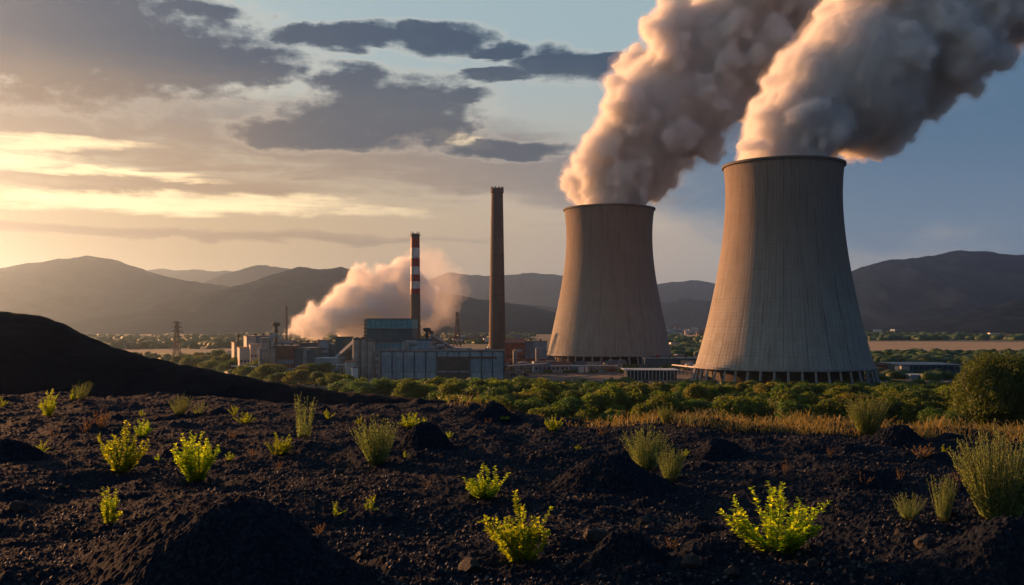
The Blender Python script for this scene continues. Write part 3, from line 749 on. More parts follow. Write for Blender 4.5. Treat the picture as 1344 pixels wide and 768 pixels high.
LM = [(0, 'left of the lattice pylon'), (225, 'beneath the lattice pylon'), (260, 'between the pylon and the left works'), (300, 'below the left works'), (330, 'below the pale left works'), (352, 'below the red brick hall'), (385, 'right below the red brick hall'),
      (412, 'left of the paved yard'), (440, 'at the near edge of the paved yard'), (470, 'below the silos'), (497, 'below the left corner of the long blue hall'), (520, 'below the second bay of the long hall'), (545, 'below the striped chimney'), (565, 'below the middle of the long hall'), (590, 'below the dark doors of the long hall'), (615, 'below the right bays of the long hall'), (640, 'below the tall brick chimney'),
      (665, 'below the red-roofed block'), (690, 'left of the small tower'), (715, 'below the left foot of the small tower'), (745, 'below the left half of the small tower'), (775, 'below the middle of the small tower'), (800, 'below the right half of the small tower'), (830, 'left below the pale-roofed pavilion'),
      (850, 'below the pale-roofed pavilion'), (875, 'right below the pale-roofed pavilion'), (900, 'left of the large tower'), (922, 'below the left foot of the large tower'), (945, 'below the sunlit side of the large tower'), (970, 'below the shadow edge on the large tower'), (1000, 'below the middle left of the large tower'),
      (1030, 'below the centre of the large tower'), (1060, 'below the middle right of the large tower'), (1090, 'below the right side of the large tower'), (1120, 'below the right foot of the large tower'), (1150, 'right of the large tower'), (1180, 'below the left end of the flat warehouse'), (1210, 'below the middle of the flat warehouse'), (1240, 'below the right end of the flat warehouse'), (1265, 'beside the biggest tree'), (1300, 'behind the biggest tree')]
def landmark(px):
    t = LM[0][1]
    for a, c in LM:
        if px >= a: t = c
    return t
def belt():
    r = random.Random(21); rows = []
    D = 262
    while D < 478: rows.append(D); D += 16.5
    nm = ['first', 'second', 'third', 'fourth', 'fifth', 'sixth', 'seventh', 'eighth', 'ninth', 'tenth', 'eleventh', 'twelfth', 'thirteenth', 'back']
    for ri, D in enumerate(rows):
        sp = 10.6
        x = XatD(470 if D > 330 else 600, D)
        while x < XatD(1330, D):
            px = CX + x / D * F + r.uniform(-8, 8); d = D + r.uniform(-8, 8); xx = XatD(px, d)
            ok = True
            if (xx - XatD(1028, 553)) ** 2 + (d - 553) ** 2 < 68 ** 2: ok = False
            if px < 505 and d > 470: ok = False
            if px < 470: ok = False
            if px < 560 and d < 400: ok = px > 520
            if 1165 < px < 1290 and d > 480: ok = False
            if 815 < px < 905 and d > 520: ok = False
            if 640 < px < 905 and d > 455 and r.random() < .5: ok = False
            if 1255 < px and d < 300: ok = False
            cap = 32 - 76 / F * d + (2.2 if px < 720 else 0.0); h = min(cap, 13.0) * r.choice([.62, .75, .85, .95, 1.08, 1.12]); w = max(6.5, h * r.uniform(.95, 1.25))
            
            if ok:
                ci = r.choice([0, 0, 1, 1, 1, 2]) * 3 + r.randrange(3)
                sz = 'tall' if h > 10.5 else ('low' if h < 7.0 else 'middling')
                wd = 'wide' if w > 12 else 'narrow'
                lb = lambda: f"{sz} {wd + ' ' if len(landmark(px).split()) < 9 else ''}{SHADE[ci // 3]} tree {landmark(px)}, {nm[ri]} row"
                for _ in range(6):
                    if lb() in USED: ci = r.randrange(9)
                if lb() in USED: x += sp * .6; continue
                tree(xx, d, w, h, ci, r.randrange(3), r.uniform(0, 6.28), lb(), 'trees of the belt in front of the power station')
            x += sp * r.uniform(.8, 1.25)
    # left belt behind the dark hill
    for px, py in [(235, 478), (252, 482), (268, 474), (276, 486), (292, 478), (300, 488), (318, 484), (322, 494), (338, 490), (345, 500), (358, 493), (366, 504), (384, 499), (392, 508), (402, 494), (415, 506), (428, 502), (437, 511), (306, 474), (286, 470), (352, 484), (374, 488), (330, 480), (262, 470), (246, 472), (446, 507), (420, 494), (455, 517), (470, 520), (484, 523)]:
        D = 32 * F / (py - HY + 4) ; h = r.uniform(8, 12); w = r.uniform(14, 20); ci = r.choice([0, 0, 1, 2]) * 3 + r.randrange(3)
        sz = 'tall' if h > 10.2 else 'low'; wd = 'wide' if w > 17 else 'narrow'
        lb = lambda: f"{sz} {SHADE[ci // 3]} tree {landmark(px)}, {'near' if py > 496 else 'far'} left belt"
        for _ in range(8):
            if lb() in USED: ci = r.randrange(9); sz = r.choice(['tall', 'low'])
        if lb() in USED: continue
        tree(XatD(px, D), D, w, h, ci, r.randrange(3), r.uniform(0, 6.28), lb(), 'trees of the hazy belt on the left')
belt()
bigc = crown_mesh(77, 60000, .0115, 30, .9); bigc.materials.append(leafmat('leaf_big_tree', (0.095, 0.125, 0.022), (0.05, 0.085, 0.02), 0.45, 0.1, .12, (1.6, 1.5, .5)))
tree(XatD(1308, 235), 235, 24, 27.5, 0, 0, 1.0, 'biggest tree, olive green and round, at the right edge above the grass', 'large trees at the right edge', 0, bigc)
bigd = crown_mesh(78, 45000, .013, 22, .85); bigd.materials.append(TL[1])
tree(XatD(1352, 262), 262, 24, 25, 0, 1, 2.2, 'dark tree cut by the right edge, behind the biggest tree', 'large trees at the right edge', 0, bigd)
tree(XatD(1240, 225), 225, 13, 14.5, 0, 1, 2.9, 'rounded olive bush-like tree just left of the biggest tree', 'large trees at the right edge', 0, bigd)
tree(XatD(1336, 190), 190, 15, 13, 0, 2, 4.2, 'low olive tree in front of the biggest tree at the right edge', 'large trees at the right edge', 0, bigc)
# distant woods, hedges and scrub: one mass each
def woods(name, label, bands, seed, mi):
    r = np.random.default_rng(seed); ico = bmesh.new(); bmesh.ops.create_icosphere(ico, subdivisions=2, radius=1)
    iv = np.array([v.co[:] for v in ico.verts]); fc = np.array([[v.index for v in f.verts] for f in ico.faces]); ico.free()
    Vs = []; 
    for (p0, p1, y0, y1, n, smin, smax) in bands:
        px = r.uniform(p0, p1, n); py = r.uniform(y0, y1, n); D = 32 * F / (py - HY); x = (px - CX) / F * D
        s = r.uniform(smin, smax, n)
        nn = 1 + .35 * np.sin(iv[None, :, 0] * 5 + r.uniform(0, 6, (n, 1))) * np.sin(iv[None, :, 1] * 6 + r.uniform(0, 6, (n, 1))) + r.uniform(-.2, .2, (n, len(iv)))
        V = iv[None] * nn[..., None] * s[:, None, None] * np.array([1.35, 1.35, .75]) + np.stack([x, D, s * .35], 1)[:, None]
        Vs.append(V.reshape(-1, 3))
    V = np.concatenate(Vs); n = len(V) // len(iv); Fc = (fc[None] + (np.arange(n) * len(iv))[:, None, None]).reshape(-1, 3)
    tag(link(name, mesh_np(name, V, Fc), TL[mi]), label, 'woodland', kind='stuff')
woods('woodland', 'far dark woods and hedges scattered over the right of the plain', [(1130, 1420, 466, 479, 420, 3, 6), (1130, 1420, 436, 447, 500, 5, 10), (860, 960, 436, 470, 300, 3, 7), (1130, 1420, 479, 500, 140, 2.5, 4.5)], 3, 1)
woods('woodland', 'hazy scrub and hedges scattered over the left of the plain', [(-80, 320, 441, 458, 330, 4, 9), (-80, 300, 468, 480, 170, 2.5, 5), (300, 700, 436, 452, 500, 4, 8)], 4, 0)
woods('scrub', 'low scrub filling the gaps among the trees and works', [(470, 1290, 505, 540, 800, 2.0, 3.5), (200, 450, 470, 505, 420, 2, 4), (640, 910, 470, 490, 160, 1.2, 2.2)], 6, 0)

# ------------------------------------------------------------------ cooling towers
def concrete_tower(name, H, dark=1.0):
    m, b = new_mat(name); o = b.node('ShaderNodeOutputMaterial'); p = b.node('ShaderNodeBsdfPrincipled')
    tc = b.node('ShaderNodeTexCoord'); x, y, z = b.sep(tc.outputs['Object'])
    a = b.m('ARCTAN2', y, x); ua = a * 40.0
    vec = b.xyz(ua, z * 0.10, 0.0)
    streak = b.noise(vec, 0.35, 8, 0.65); blotch = b.noise(tc.outputs['Object'], 0.035, 5, 0.6)
    fine = b.noise(b.xyz(ua, z * 0.25, 2.0), 1.6, 5, 0.7)
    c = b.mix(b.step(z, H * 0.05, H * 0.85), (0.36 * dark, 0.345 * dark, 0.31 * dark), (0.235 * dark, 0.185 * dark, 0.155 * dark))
    c = b.mix(b.step(streak, 0.42, 0.70) * 0.5, c, (0.15, 0.125, 0.105))
    c = b.mix(b.step(blotch, 0.5, 0.7) * 0.35, c, (0.30, 0.25, 0.21))
    c = b.mix(b.step(fine, 0.5, 0.75) * 0.35, c, (0.14, 0.12, 0.105))
    # casting lifts (rings) and formwork joints (verticals)
    fz = b.m('ABSOLUTE', b.m('FRACT', z / 1.9) - 0.5); ring = b.step(fz, 0.42, 0.5)
    fa = b.m('ABSOLUTE', b.m('FRACT', a * (120 / (2 * pi))) - 0.5); ver = b.step(fa, 0.40, 0.5)
    fb = b.m('ABSOLUTE', b.m('FRACT', a * (24 / (2 * pi)) + b.m('FLOOR', streak * 3) * 0.0) - 0.5); ver2 = b.step(fb, 0.470, 0.498)
    fr = b.m('ABSOLUTE', b.m('FRACT', z / 15.2) - 0.5); ring2 = b.step(fr, 0.46, 0.5)
    runs = b.step(b.noise(b.xyz(ua, z * 0.03, 9.0), 0.9, 6, 0.7), 0.5, 0.72) * b.step(z, H * 0.45, H * 0.98)
    c = b.mix(runs * 0.9, c, (0.07, 0.06, 0.055))
    lft = b.noise(b.xyz(b.m('FLOOR', z / 3.8) * 7.3, b.m('FLOOR', a * (36 / (2 * pi))) * 3.1, 0.0), 1.0, 0)
    c = b.mix(b.step(lft, 0.35, 0.75) * 0.22, c, (0.20, 0.16, 0.13))
    c = b.mix(ring * 0.34 * fine + ring2 * 0.12, c, (0.10, 0.085, 0.075)); c = b.mix(ver * (0.25 + streak * 0.3), c, (0.11, 0.095, 0.085)); c = b.mix(ver2 * 0.7 * b.step(streak, 0.45, 0.6), c, (0.07, 0.06, 0.055))
    b.put(p.inputs['Base Color'], c); p.inputs['Roughness'].default_value = 0.9; p.inputs['Specular IOR Level'].default_value = 0.2
    bn = b.node('ShaderNodeBump'); bn.inputs['Strength'].default_value = 0.7; bn.inputs['Distance'].default_value = 0.25
    b.put(bn.inputs['Height'], fine * 0.6 - ring * 0.5 - ver * 0.7 - ver2 * 0.8); b.nt.links.new(bn.outputs[0], p.inputs['Normal'])
    b.nt.links.new(p.outputs[0], o.inputs[0]); return m
M['dark_in'] = mat('tower_inner_shade', (0.035, 0.028, 0.024), (0.06, 0.05, 0.04), 0.2)  # dark brown stands in for the shade inside the towers
M['rimc'] = mat('tower_rim', (0.12, 0.10, 0.09), (0.08, 0.07, 0.065), 0.3)
M['colc'] = mat('column_concrete', (0.34, 0.32, 0.30), (0.24, 0.22, 0.21), 0.6)
def cooling_tower(px, D, prof, ztop, zbot, ncol, label, dark):
    x = XatD(px, D); root = empty('cooling_tower', (x, D, 0)); tag(root, label, 'cooling tower', 'concrete cooling towers')
    zs = np.array([p[1] for p in prof]); rs = np.array([p[0] for p in prof]); o = np.argsort(zs); zs, rs = zs[o], rs[o]
    co = np.polyfit(zs, rs, 4); zz = np.linspace(zbot, ztop, 70); rr = np.polyval(co, zz)
    n = 180; sh = MB(); pr = [(r, z) for r, z in zip(rr, zz)] + [(r - .9, z) for r, z in zip(rr[::-1], zz[::-1])]; pr.append(pr[0])
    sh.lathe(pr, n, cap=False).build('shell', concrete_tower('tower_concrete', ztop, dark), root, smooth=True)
    rt = rr[-1]; rim = MB().lathe([(rt + .05, ztop - 1.1), (rt + .9, ztop - .9), (rt + .9, ztop + .35), (rt - 1.3, ztop + .35), (rt - 1.3, ztop - 1.1), (rt + .05, ztop - 1.1)], n, cap=False)
    rim.build('rim', M['rimc'], root)
    rb = rr[0]; sl_ = (rr[1] - rr[0]) / (zz[1] - zz[0])
    MB().lathe([(rb + .7, zbot - .5), (rb + .7, zbot + .7), (rb - 1.6, zbot + .7), (rb - 1.6, zbot - .5), (rb + .7, zbot - .5)], n, cap=False).build('ring_beam', M['colc'], root)
    rf = rb - sl_ * zbot * 0.25 + 0.8
    MB().lathe([(rf + 1.8, -.3), (rf + 1.8, .9), (rf + .9, .9), (rf + .9, -.3), (rf + 1.8, -.3)], 96, cap=False).build('basin_wall', M['colc'], root)
    MB().lathe([(rb - 6, .1), (rb - 6, zbot + 1.5)], 90).build('shade_fill_drum', M['dark_in'], root)  # dark drum added as fill, so the interior behind the columns looks shaded
    cm = MB().bar((rf, 0, -.2), (rb - .4, 0, zbot - .3), .75, 4, .65).mesh('column'); cm.materials.append(M['colc'])
    for i in range(ncol):
        c = bpy.data.objects.new('column', cm); C.objects.link(c); c.parent = root; c.rotation_euler = (0, 0, 2 * pi * (i + .5) / ncol)
    return root
k = 553 / F
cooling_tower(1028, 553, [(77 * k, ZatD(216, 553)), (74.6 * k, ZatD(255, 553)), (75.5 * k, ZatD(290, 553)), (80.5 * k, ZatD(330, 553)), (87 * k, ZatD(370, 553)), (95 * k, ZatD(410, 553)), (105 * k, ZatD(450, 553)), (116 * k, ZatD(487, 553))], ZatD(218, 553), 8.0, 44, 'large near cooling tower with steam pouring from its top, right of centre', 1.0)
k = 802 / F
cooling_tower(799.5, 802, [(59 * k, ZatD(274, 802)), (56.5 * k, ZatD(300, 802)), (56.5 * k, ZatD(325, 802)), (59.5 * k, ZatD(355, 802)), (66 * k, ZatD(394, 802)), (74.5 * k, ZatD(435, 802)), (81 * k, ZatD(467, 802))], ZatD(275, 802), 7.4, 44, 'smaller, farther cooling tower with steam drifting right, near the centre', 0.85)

# ------------------------------------------------------------------ steam
def puffs(main, D, seed, lvl=(9, 7), sub=2):
    """fractal heap of balls: big ones with smaller ones budding from them"""
    r = random.Random(seed); out = []
    for (px, py, rp) in main:
        c = P(px, py, D); R0 = rp / F * D; out.append((c, R0))
        for i in range(lvl[0]):
            d = Vector((r.gauss(0, 1), r.gauss(0, 1), r.gauss(0, 1))).normalized(); R1 = R0 * r.uniform(.25, .55); c1 = c + d * (R0 * r.uniform(.72, .95)); out.append((c1, R1))
            for j in range(lvl[1]):
                d2 = (Vector((r.gauss(0, 1), r.gauss(0, 1), r.gauss(0, 1))).normalized() + d * .8).normalized(); R2 = R1 * r.uniform(.25, .5); out.append((c1 + d2 * R1 * .95, R2))
    return out
def inside_rim(balls, px, D, yrim, rpx):
    c = P(px, yrim, D); R_ = rpx / F * D; out = []
    for q, r_ in balls:
        lowest = q.z - r_; hd = math.hypot(q.x - c.x, q.y - c.y) + r_
        if lowest < c.z + 3 and hd > R_ * .93: continue
        if D == 553:      # the underside of the drifting plume climbs to the right
            qx = CX + q.x / q.y * F; qy = HY - (q.z - EYE) / q.y * F + r_ / q.y * F
            if qx > 1200 and qy > 212 - (qx - 1165) * .62: continue
        out.append((q, r_))
    return out
def steam(name, balls, voxel, m, parent, disp):
    bm = bmesh.new()
    ico = bmesh.new(); bmesh.ops.create_icosphere(ico, subdivisions=3, radius=1); iv = np.array([v.co[:] for v in ico.verts]); fc = np.array([[v.index for v in f.verts] for f in ico.faces]); ico.free(); bm.free()
    Vs = np.concatenate([iv * r_ + np.array(c[:]) for c, r_ in balls]); n = len(balls)
    Fc = (fc[None] + (np.arange(n) * len(iv))[:, None, None]).reshape(-1, 3)
    o = link(name, mesh_np(name, Vs, Fc), m, parent)
    md = o.modifiers.new('remesh', 'REMESH'); md.mode = 'VOXEL'; md.voxel_size = voxel; md.use_smooth_shade = True
    for i, (size, st) in enumerate(disp):
        t = bpy.data.textures.new('billow', 'CLOUDS'); t.noise_scale = size; t.noise_depth = 3; t.noise_type = 'HARD_NOISE' if i == 0 else 'SOFT_NOISE'; t.noise_basis = 'ORIGINAL_PERLIN'
        d = o.modifiers.new('billow', 'DISPLACE'); d.texture = t; d.strength = st; d.mid_level = .45; d.texture_coords = 'GLOBAL'
    return o
def spine(lst, step=.35):
    out = []
    for (a, c) in zip(lst[:-1], lst[1:]):
        L = math.dist(a[:2], c[:2]); n = max(1, int(L / (min(a[2], c[2]) * step)))
        for i in range(n):
            t = i / n; out.append(tuple(a[j] + (c[j] - a[j]) * t for j in range(3)))
    return out + [lst[-1]]
def wob(lst, seed, a=.28):
    r = random.Random(seed); return [(x + r.uniform(-a, a) * q, y + r.uniform(-a, a) * q, q * r.uniform(.72, .95)) if i > 2 else (x, y, q) for i, (x, y, q) in enumerate(lst)]
def grow(balls, k, add): return [(c, r_ * k + add) for c, r_ in balls]
def plume(name, label, at, main, D, seed, rim, voxel, dens, shells, col, cat, group=None, an=0.2, extra=()):
    """steam as nested bodies of air-thin vapour: a dense heart and ever thinner, more torn shells round it"""
    e = empty(name, at); tag(e, label, cat, group)
    balls = puffs(main, D, seed, (11, 7)) + puffs(extra, D + 6, seed + 50, (7, 5)) if extra else puffs(main, D, seed, (11, 7))
    for i, (k, add, f, disp) in enumerate(shells):
        bl = grow(balls, k, add)
        if rim: bl = inside_rim(bl, *rim)
        o = steam('core' if i == 0 else 'veil', bl, voxel * (1 + .25 * i), volmat('vapour', col, dens * f, an), None, disp)
        o.parent = e; o.matrix_parent_inverse = Matrix.Translation(-e.location)
    return e
def veil(e, balls, voxel, col, dens, disp, an=.3):
    o = steam('veil', balls, voxel, volmat('vapour', col, dens, an), None, disp); o.parent = e; o.matrix_parent_inverse = Matrix.Translation(-e.location)
SC = (0.962, 0.955, 0.958)
mainb = [(1028, 226, 60), (1028, 203, 60), (1033, 178, 61)] + wob(spine([(1050, 150, 62), (1080, 118, 76), (1134, 92, 98), (1205, 55, 112), (1300, -10, 130), (1400, -110, 150), (1500, -170, 150)], .50), 4, .24) + [(1112, 150, 50), (1150, 132, 56), (1185, 112, 48), (1225, 100, 46), (1275, 66, 36), (1325, 34, 34)]
SH = lambda q: [(.97, -0.8 * q, .80, [(13 * q, 5.5 * q), (3.6 * q, 2.6 * q)]), (1.0, 0.6 * q, .10, [(13 * q, 6.5 * q), (3.0 * q, 3.4 * q)]), (1.02, 1.8 * q, .035, [(16 * q, 9.0 * q), (3.0 * q, 4.6 * q)])]
pl = plume('steam_plume', 'broad steam plume from the large cooling tower, leaving the picture at upper right', P(1028, 215, 553), mainb, 553, 5, (1028, 553, 218, 77), 1.1, .36, SH(1.0), SC, 'steam', 'steam plumes')
mainb = [(799.5, 283, 46), (801, 266, 46), (806, 246, 49)] + wob(spine([(815, 222, 53), (838, 184, 62), (872, 138, 74), (925, 84, 86), (985, 20, 98), (1050, -50, 106), (1120, -120, 110)], .50), 9, .24) + [(862, 205, 34), (905, 165, 44), (955, 115, 50)]
pl = plume('steam_plume', 'steam plume from the smaller cooling tower, drifting up behind the broad one', P(800, 270, 802), mainb, 802, 12, (799.5, 802, 275, 59), 1.5, .28, SH(1.25), SC, 'steam', 'steam plumes')
vb = [(862, 228, 18), (885, 214, 24), (905, 200, 28), (925, 182, 30), (950, 160, 34)]
veil(pl, puffs(vb, 806, 63, (9, 6)), 2.2, SC, .015, [(14, 9), (5, 5)])
sm = [(373, 440, 3), (379, 438, 5), (389, 432, 10), (400, 424, 14), (410, 408, 11), (420, 426, 20), (438, 412, 24), (449, 384, 15), (460, 376, 12), (463, 420, 31), (472, 354, 10), (478, 370, 18), (488, 400, 34), (505, 360, 14), (508, 378, 22), (520, 405, 36), (527, 352, 17), (537, 374, 26), (546, 402, 26)]
pl = plume('smoke_cloud', 'billowing pale smoke cloud rising from the works behind the striped chimney', P(378, 444, 1120), sm, 1120, 25, None, 1.4, .15,
      [(.97, -0.6, .8, [(12, 6.5), (3.4, 3.0)]), (1.0, 0.8, .10, [(10, 7.0), (3.0, 4.0)]), (1.02, 2.4, .04, [(13, 10.0), (3.4, 5.5)])], (0.995, 0.985, 0.975), 'smoke', None, .3)
vb = [(552, 350, 20), (566, 372, 26), (572, 348, 18), (572, 398, 26), (588, 376, 18), (598, 362, 11), (586, 396, 14), (560, 420, 16), (556, 332, 9)]
veil(pl, grow(puffs(vb, 1130, 26, (9, 6)), .9, 0), 2.6, (0.97, .94, .93), .010, [(20, 9), (6, 4)])
veil(pl, grow(puffs(vb, 1130, 27, (9, 6)), 1.15, 4), 2.8, (0.97, .94, .93), .005, [(24, 10), (6, 4)])

# ------------------------------------------------------------------ power station buildings
M['teal'] = mat('teal_cladding', (0.07, 0.34, 0.40), (0.05, 0.22, 0.28), 0.25, 0.6, stretch=(1, 1, 4))
M['teal_dark'] = mat('dark_teal_cladding', (0.05, 0.105, 0.13), (0.035, 0.075, 0.095), 0.2, 0.7, stretch=(3, 1, .4))
M['bluegrey'] = mat('bluegrey_panels', (0.27, 0.36, 0.42), (0.17, 0.24, 0.29), 0.3, 0.7, stretch=(3, 1, .5))
M['hallwall'] = mat('hall_panels', (0.34, 0.41, 0.45), (0.22, 0.28, 0.32), 0.25, 0.75, stretch=(2, 1, .6))
M['concrete'] = mat('concrete', (0.38, 0.33, 0.29), (0.26, 0.23, 0.21), 0.2, 0.85)
M['pale'] = mat('pale_render', (0.55, 0.50, 0.44), (0.40, 0.36, 0.32), 0.2, 0.85)
M['brick'] = mat('brick_red', (0.22, 0.085, 0.06), (0.15, 0.065, 0.05), 0.3, 0.9)
M['chimbrick'] = mat('chimney_brick', (0.17, 0.115, 0.09), (0.10, 0.075, 0.062), 0.12, 0.9, 0.1, 1.0, stretch=(1, 1, .15))
M['roofg'] = mat('roof_grey', (0.10, 0.10, 0.105), (0.07, 0.07, 0.075), 0.3, 0.8)
M['roofl'] = mat('roof_light', (0.42, 0.50, 0.56), (0.33, 0.40, 0.46), 0.3, 0.5)
M['roofr'] = mat('roof_red', (0.19, 0.07, 0.05), (0.13, 0.055, 0.04), 0.5, 0.85)
M['glass'] = mat('dark_glass', (0.02, 0.028, 0.035), (0.035, 0.045, 0.055), 0.5, 0.25, spec=0.6)
M['steel'] = mat('dark_steel', (0.07, 0.065, 0.065), (0.11, 0.08, 0.06), 0.4, 0.7)
M['rust'] = mat('rusty_steel', (0.16, 0.07, 0.04), (0.10, 0.05, 0.035), 0.4, 0.85)
M['red'] = mat('red_paint', (0.34, 0.035, 0.03), (0.24, 0.03, 0.03), 0.3, 0.6)
M['white'] = mat('white_paint', (0.70, 0.68, 0.66), (0.52, 0.50, 0.48), 0.3, 0.6)
M['trim'] = mat('trim', (0.28, 0.30, 0.31), (0.2, 0.22, 0.23), 0.3, 0.7)

def block(name, label, cat, px0, px1, pyt, D, depth, wm, rm, group=None, rz=0.0, roof='flat', wins=None, wcol='glass', zbase=0.0, overh=.35, extra=None, vent=0, trimz=None):
    """a building seen front-on: px span and top row at distance D; windows are parts of their own"""
    xc = XatD((px0 + px1) / 2, D); w = (px1 - px0) / F * D; H = ZatD(pyt, D) - zbase
    e = empty(name, (xc, D + depth / 2, zbase), rz); tag(e, label, cat, group)
    h = depth / 2
    rh = 0 if roof == 'flat' else min(w, depth) * .22
    MB().box(-w / 2, w / 2, -h, h, -.2, H - (rh if roof != 'flat' else .35)).build('wall', M[wm], e)
    if roof == 'flat':
        rf = MB().box(-w / 2 - overh, w / 2 + overh, -h - overh, h + overh, H - .35, H).build('roof', M[rm], e)
    else:
        rf = MB().gable(-w / 2 - overh, w / 2 + overh, -h - overh, h + overh, H - rh, rh).build('roof', M[rm], e)
    for i in range(vent):
        vx = -w / 2 + w * (i + .6) / (vent + .2)
        MB().box(vx - .7, vx + .7, -.7, .7, (H if roof == 'flat' else H - rh * .5), H + 1.3).build('roof_vent', M['steel'], rf)
    if wins:
        rows, cols, ww, wh, z0, dzz = wins
        wm_ = MB().box(-ww / 2, ww / 2, -.06, .06, 0, wh).mesh('window'); wm_.materials.append(M[wcol])
        for r_ in range(rows):
            for c in range(cols):
                o = bpy.data.objects.new('window', wm_); C.objects.link(o); o.parent = e
                o.location = (-w / 2 + w * (c + .5) / cols, -h - .05, z0 + r_ * dzz)
    return e, w, H, h

# long blue-grey hall, with bays, doors, lit end and stair balconies
e, w, H, h = block('industrial_hall', 'long low blue-grey hall with tall panel bays, in front of the tall brick chimney', 'building', 500, 661, 460.5, 576, 34, 'hallwall', 'roofg', overh=.5)
z1, z2 = 4.2, 12.6
MB().box(-w / 2 + .1, w / 2 - .1, -h - .25, -h - .02, z1 - .5, z1 + .4).build('sill_band', M['trim'], e)
MB().box(-w / 2 + .1, w / 2 - .1, -h - .25, -h - .02, z2, z2 + .6).build('lintel_band', M['trim'], e)
for i in range(12):
    x = -w / 2 + w * i / 11.0
    MB().box(x - .3, x + .3, -h - .45, -h - .26, .1, H - .6).build('pilaster', M['teal_dark'], e)
for i in range(11):
    if 5 <= i <= 7: continue
    x0 = -w / 2 + w * i / 11 + .5; x1 = -w / 2 + w * (i + 1) / 11 - .5
    p_ = MB().box(x0, x1, -h - .12, -h - .03, z1 + .6, z2 - .15).build('panel_glazing', M['bluegrey'], e)
    g = MB()
    for j in range(1, 5): g.box(x0, x1, -h - .2, -h - .13, z1 + .6 + j * 1.55, z1 + .68 + j * 1.55)
    g.build('glazing_bar', M['teal_dark'], p_)
MB().box(-w / 2 + w * 5 / 11 + .5, -w / 2 + w * 8 / 11 - .5, -h - .2, -h - .03, .1, z2 - 1).build('loading_door', M['steel'], e)
MB().box(-w / 2 + w * 5 / 11, w / 2 - 4, -h - .6, -h - .47, z2 - .8, z2 + .2).build('crane_rail', M['rust'], e)
MB().box(-w / 2 - 1.6, -w / 2 - .05, -h + 2, -h + 9, .0, H - 1.5).build('stair_tower', M['concrete'], e)
for j in range(3): MB().box(-w / 2 - 3.4, -w / 2 - 1.65, -h + 2.5, -h + 6.5, 3 + j * 4, 4.1 + j * 4).build('balcony', M['pale'], e)
for i in range(6): MB().box(-w / 2 + 5 + i * 11, -w / 2 + 8 + i * 11, -2, 2, H, H + 1.1).build('roof_vent', M['trim'], e)
# boiler house with teal top
D = 612; e = empty('boiler_house', (XatD(515, D), D + 18, 0)); tag(e, 'tall boiler house with bright teal upper storey beside the striped chimney', 'building')
def bx(e, D, c, p0, p1, yt, yb, y0, y1): return (XatD(p0, D) - XatD(c, D), XatD(p1, D) - XatD(c, D), y0, y1, ZatD(yb, D), ZatD(yt, D))
MB().box(*bx(e, D, 515, 490, 565, 447.5, 492.9, -17, 16)).build('wall', M['bluegrey'], e)
MB().box(*bx(e, D, 515, 482, 541, 431.8, 448, -18.5, 16.5)).build('lower_cladding', M['teal_dark'], e)
MB().box(*bx(e, D, 515, 482, 541, 419, 431.3, -18.7, 16.7)).build('upper_cladding', M['teal'], e)
MB().box(*bx(e, D, 515, 481.3, 541.7, 418, 419, -19.2, 17.2)).build('roof', M['roofg'], e)
MB().box(*bx(e, D, 515, 481.8, 541.3, 431.3, 431.8, -19, 17)).build('cornice', M['steel'], e)
MB().box(*bx(e, D, 515, 547, 566, 445, 447.5, -16, 12)).build('roof_house', M['teal_dark'], e)
for i in range(9):
    q = 492 + i * 5.6
    MB().box(*bx(e, D, 515, q, q + 3.6, 450.5, 459, -17.12, -17.0)).build('window', M['teal'], e)
for i in range(8):
    q = 486 + i * 6.9
    MB().box(*bx(e, D, 515, q, q + .5, 419.2, 431.1, -18.95, -18.7)).build('cladding_rib', M['teal_dark'], e)
MB().box(*bx(e, D, 515, 477.3, 481.2, 418.5, 444, -16, -8)).build('stair_shaft', M['concrete'], e)
for j in range(5): MB().box(*bx(e, D, 515, 476.6, 481.9, 421 + j * 4.8, 421.8 + j * 4.8, -17, -7.5)).build('landing', M['steel'], e)
for n_, (px, yt, r_, lb) in enumerate([(468, 444, 2.3, 'leftmost of the three tall silos left of the boiler house'), (478.5, 443, 2.1, 'middle silo of the three left of the boiler house'), (487, 446, 2.2, 'right silo standing against the boiler house')]):
    Dn = 588; s = empty('silo', (XatD(px, Dn), Dn, 0)); tag(s, lb, 'silo', 'tall concrete silos')
    Ht = ZatD(yt, Dn); MB().lathe([(r_, 0), (r_, Ht - .8)], 20).build('body', M['concrete'], s, smooth=False); MB().lathe([(r_ + .25, Ht - .8), (r_ + .25, Ht), (.5, Ht + .7)], 20).build('cap', M['steel'], s)
block('annex', 'narrow dark annex between the left and middle silos', 'building', 470, 477.5, 444, 600, 12, 'teal_dark', 'roofg')
# round-roofed grey halls behind the long hall
e = empty('arched_hall', (XatD(597, 690), 690, 0)); tag(e, 'grey hall with a low arched roof behind the long hall', 'building')
w = 56 / F * 690; pr = [(-w / 2 + w * i / 12, 12.2 + 3.6 * sin(pi * i / 12)) for i in range(13)]
m_ = MB(); 
for y_ in (-14, 14): m_.v += [(a, y_, z) for a, z in pr]
m_.f += [(i, i + 1, 14 + i, 13 + i) for i in range(12)] + [tuple(range(12, -1, -1)), tuple(range(13, 26))]
m_.build('roof', M['concrete'], e); MB().box(-w / 2, w / 2, -13.8, 13.8, -.2, 12.15).build('wall', M['bluegrey'], e)
block('factory_shed', 'low grey shed right of the boiler house behind the long hall', 'building', 566, 580, 450, 640, 18, 'teal_dark', 'roofg')
block('factory_building', 'red-roofed brick block right of the tall chimney', 'building', 661, 689, 444, 700, 30, 'brick', 'roofr', roof='gable', wins=(2, 7, 1.2, 2, 3, 5))
block('factory_building', 'blue-grey windowless block between the red-roofed block and the small cooling tower', 'building', 689, 718, 447.5, 720, 26, 'bluegrey', 'roofg', vent=2)
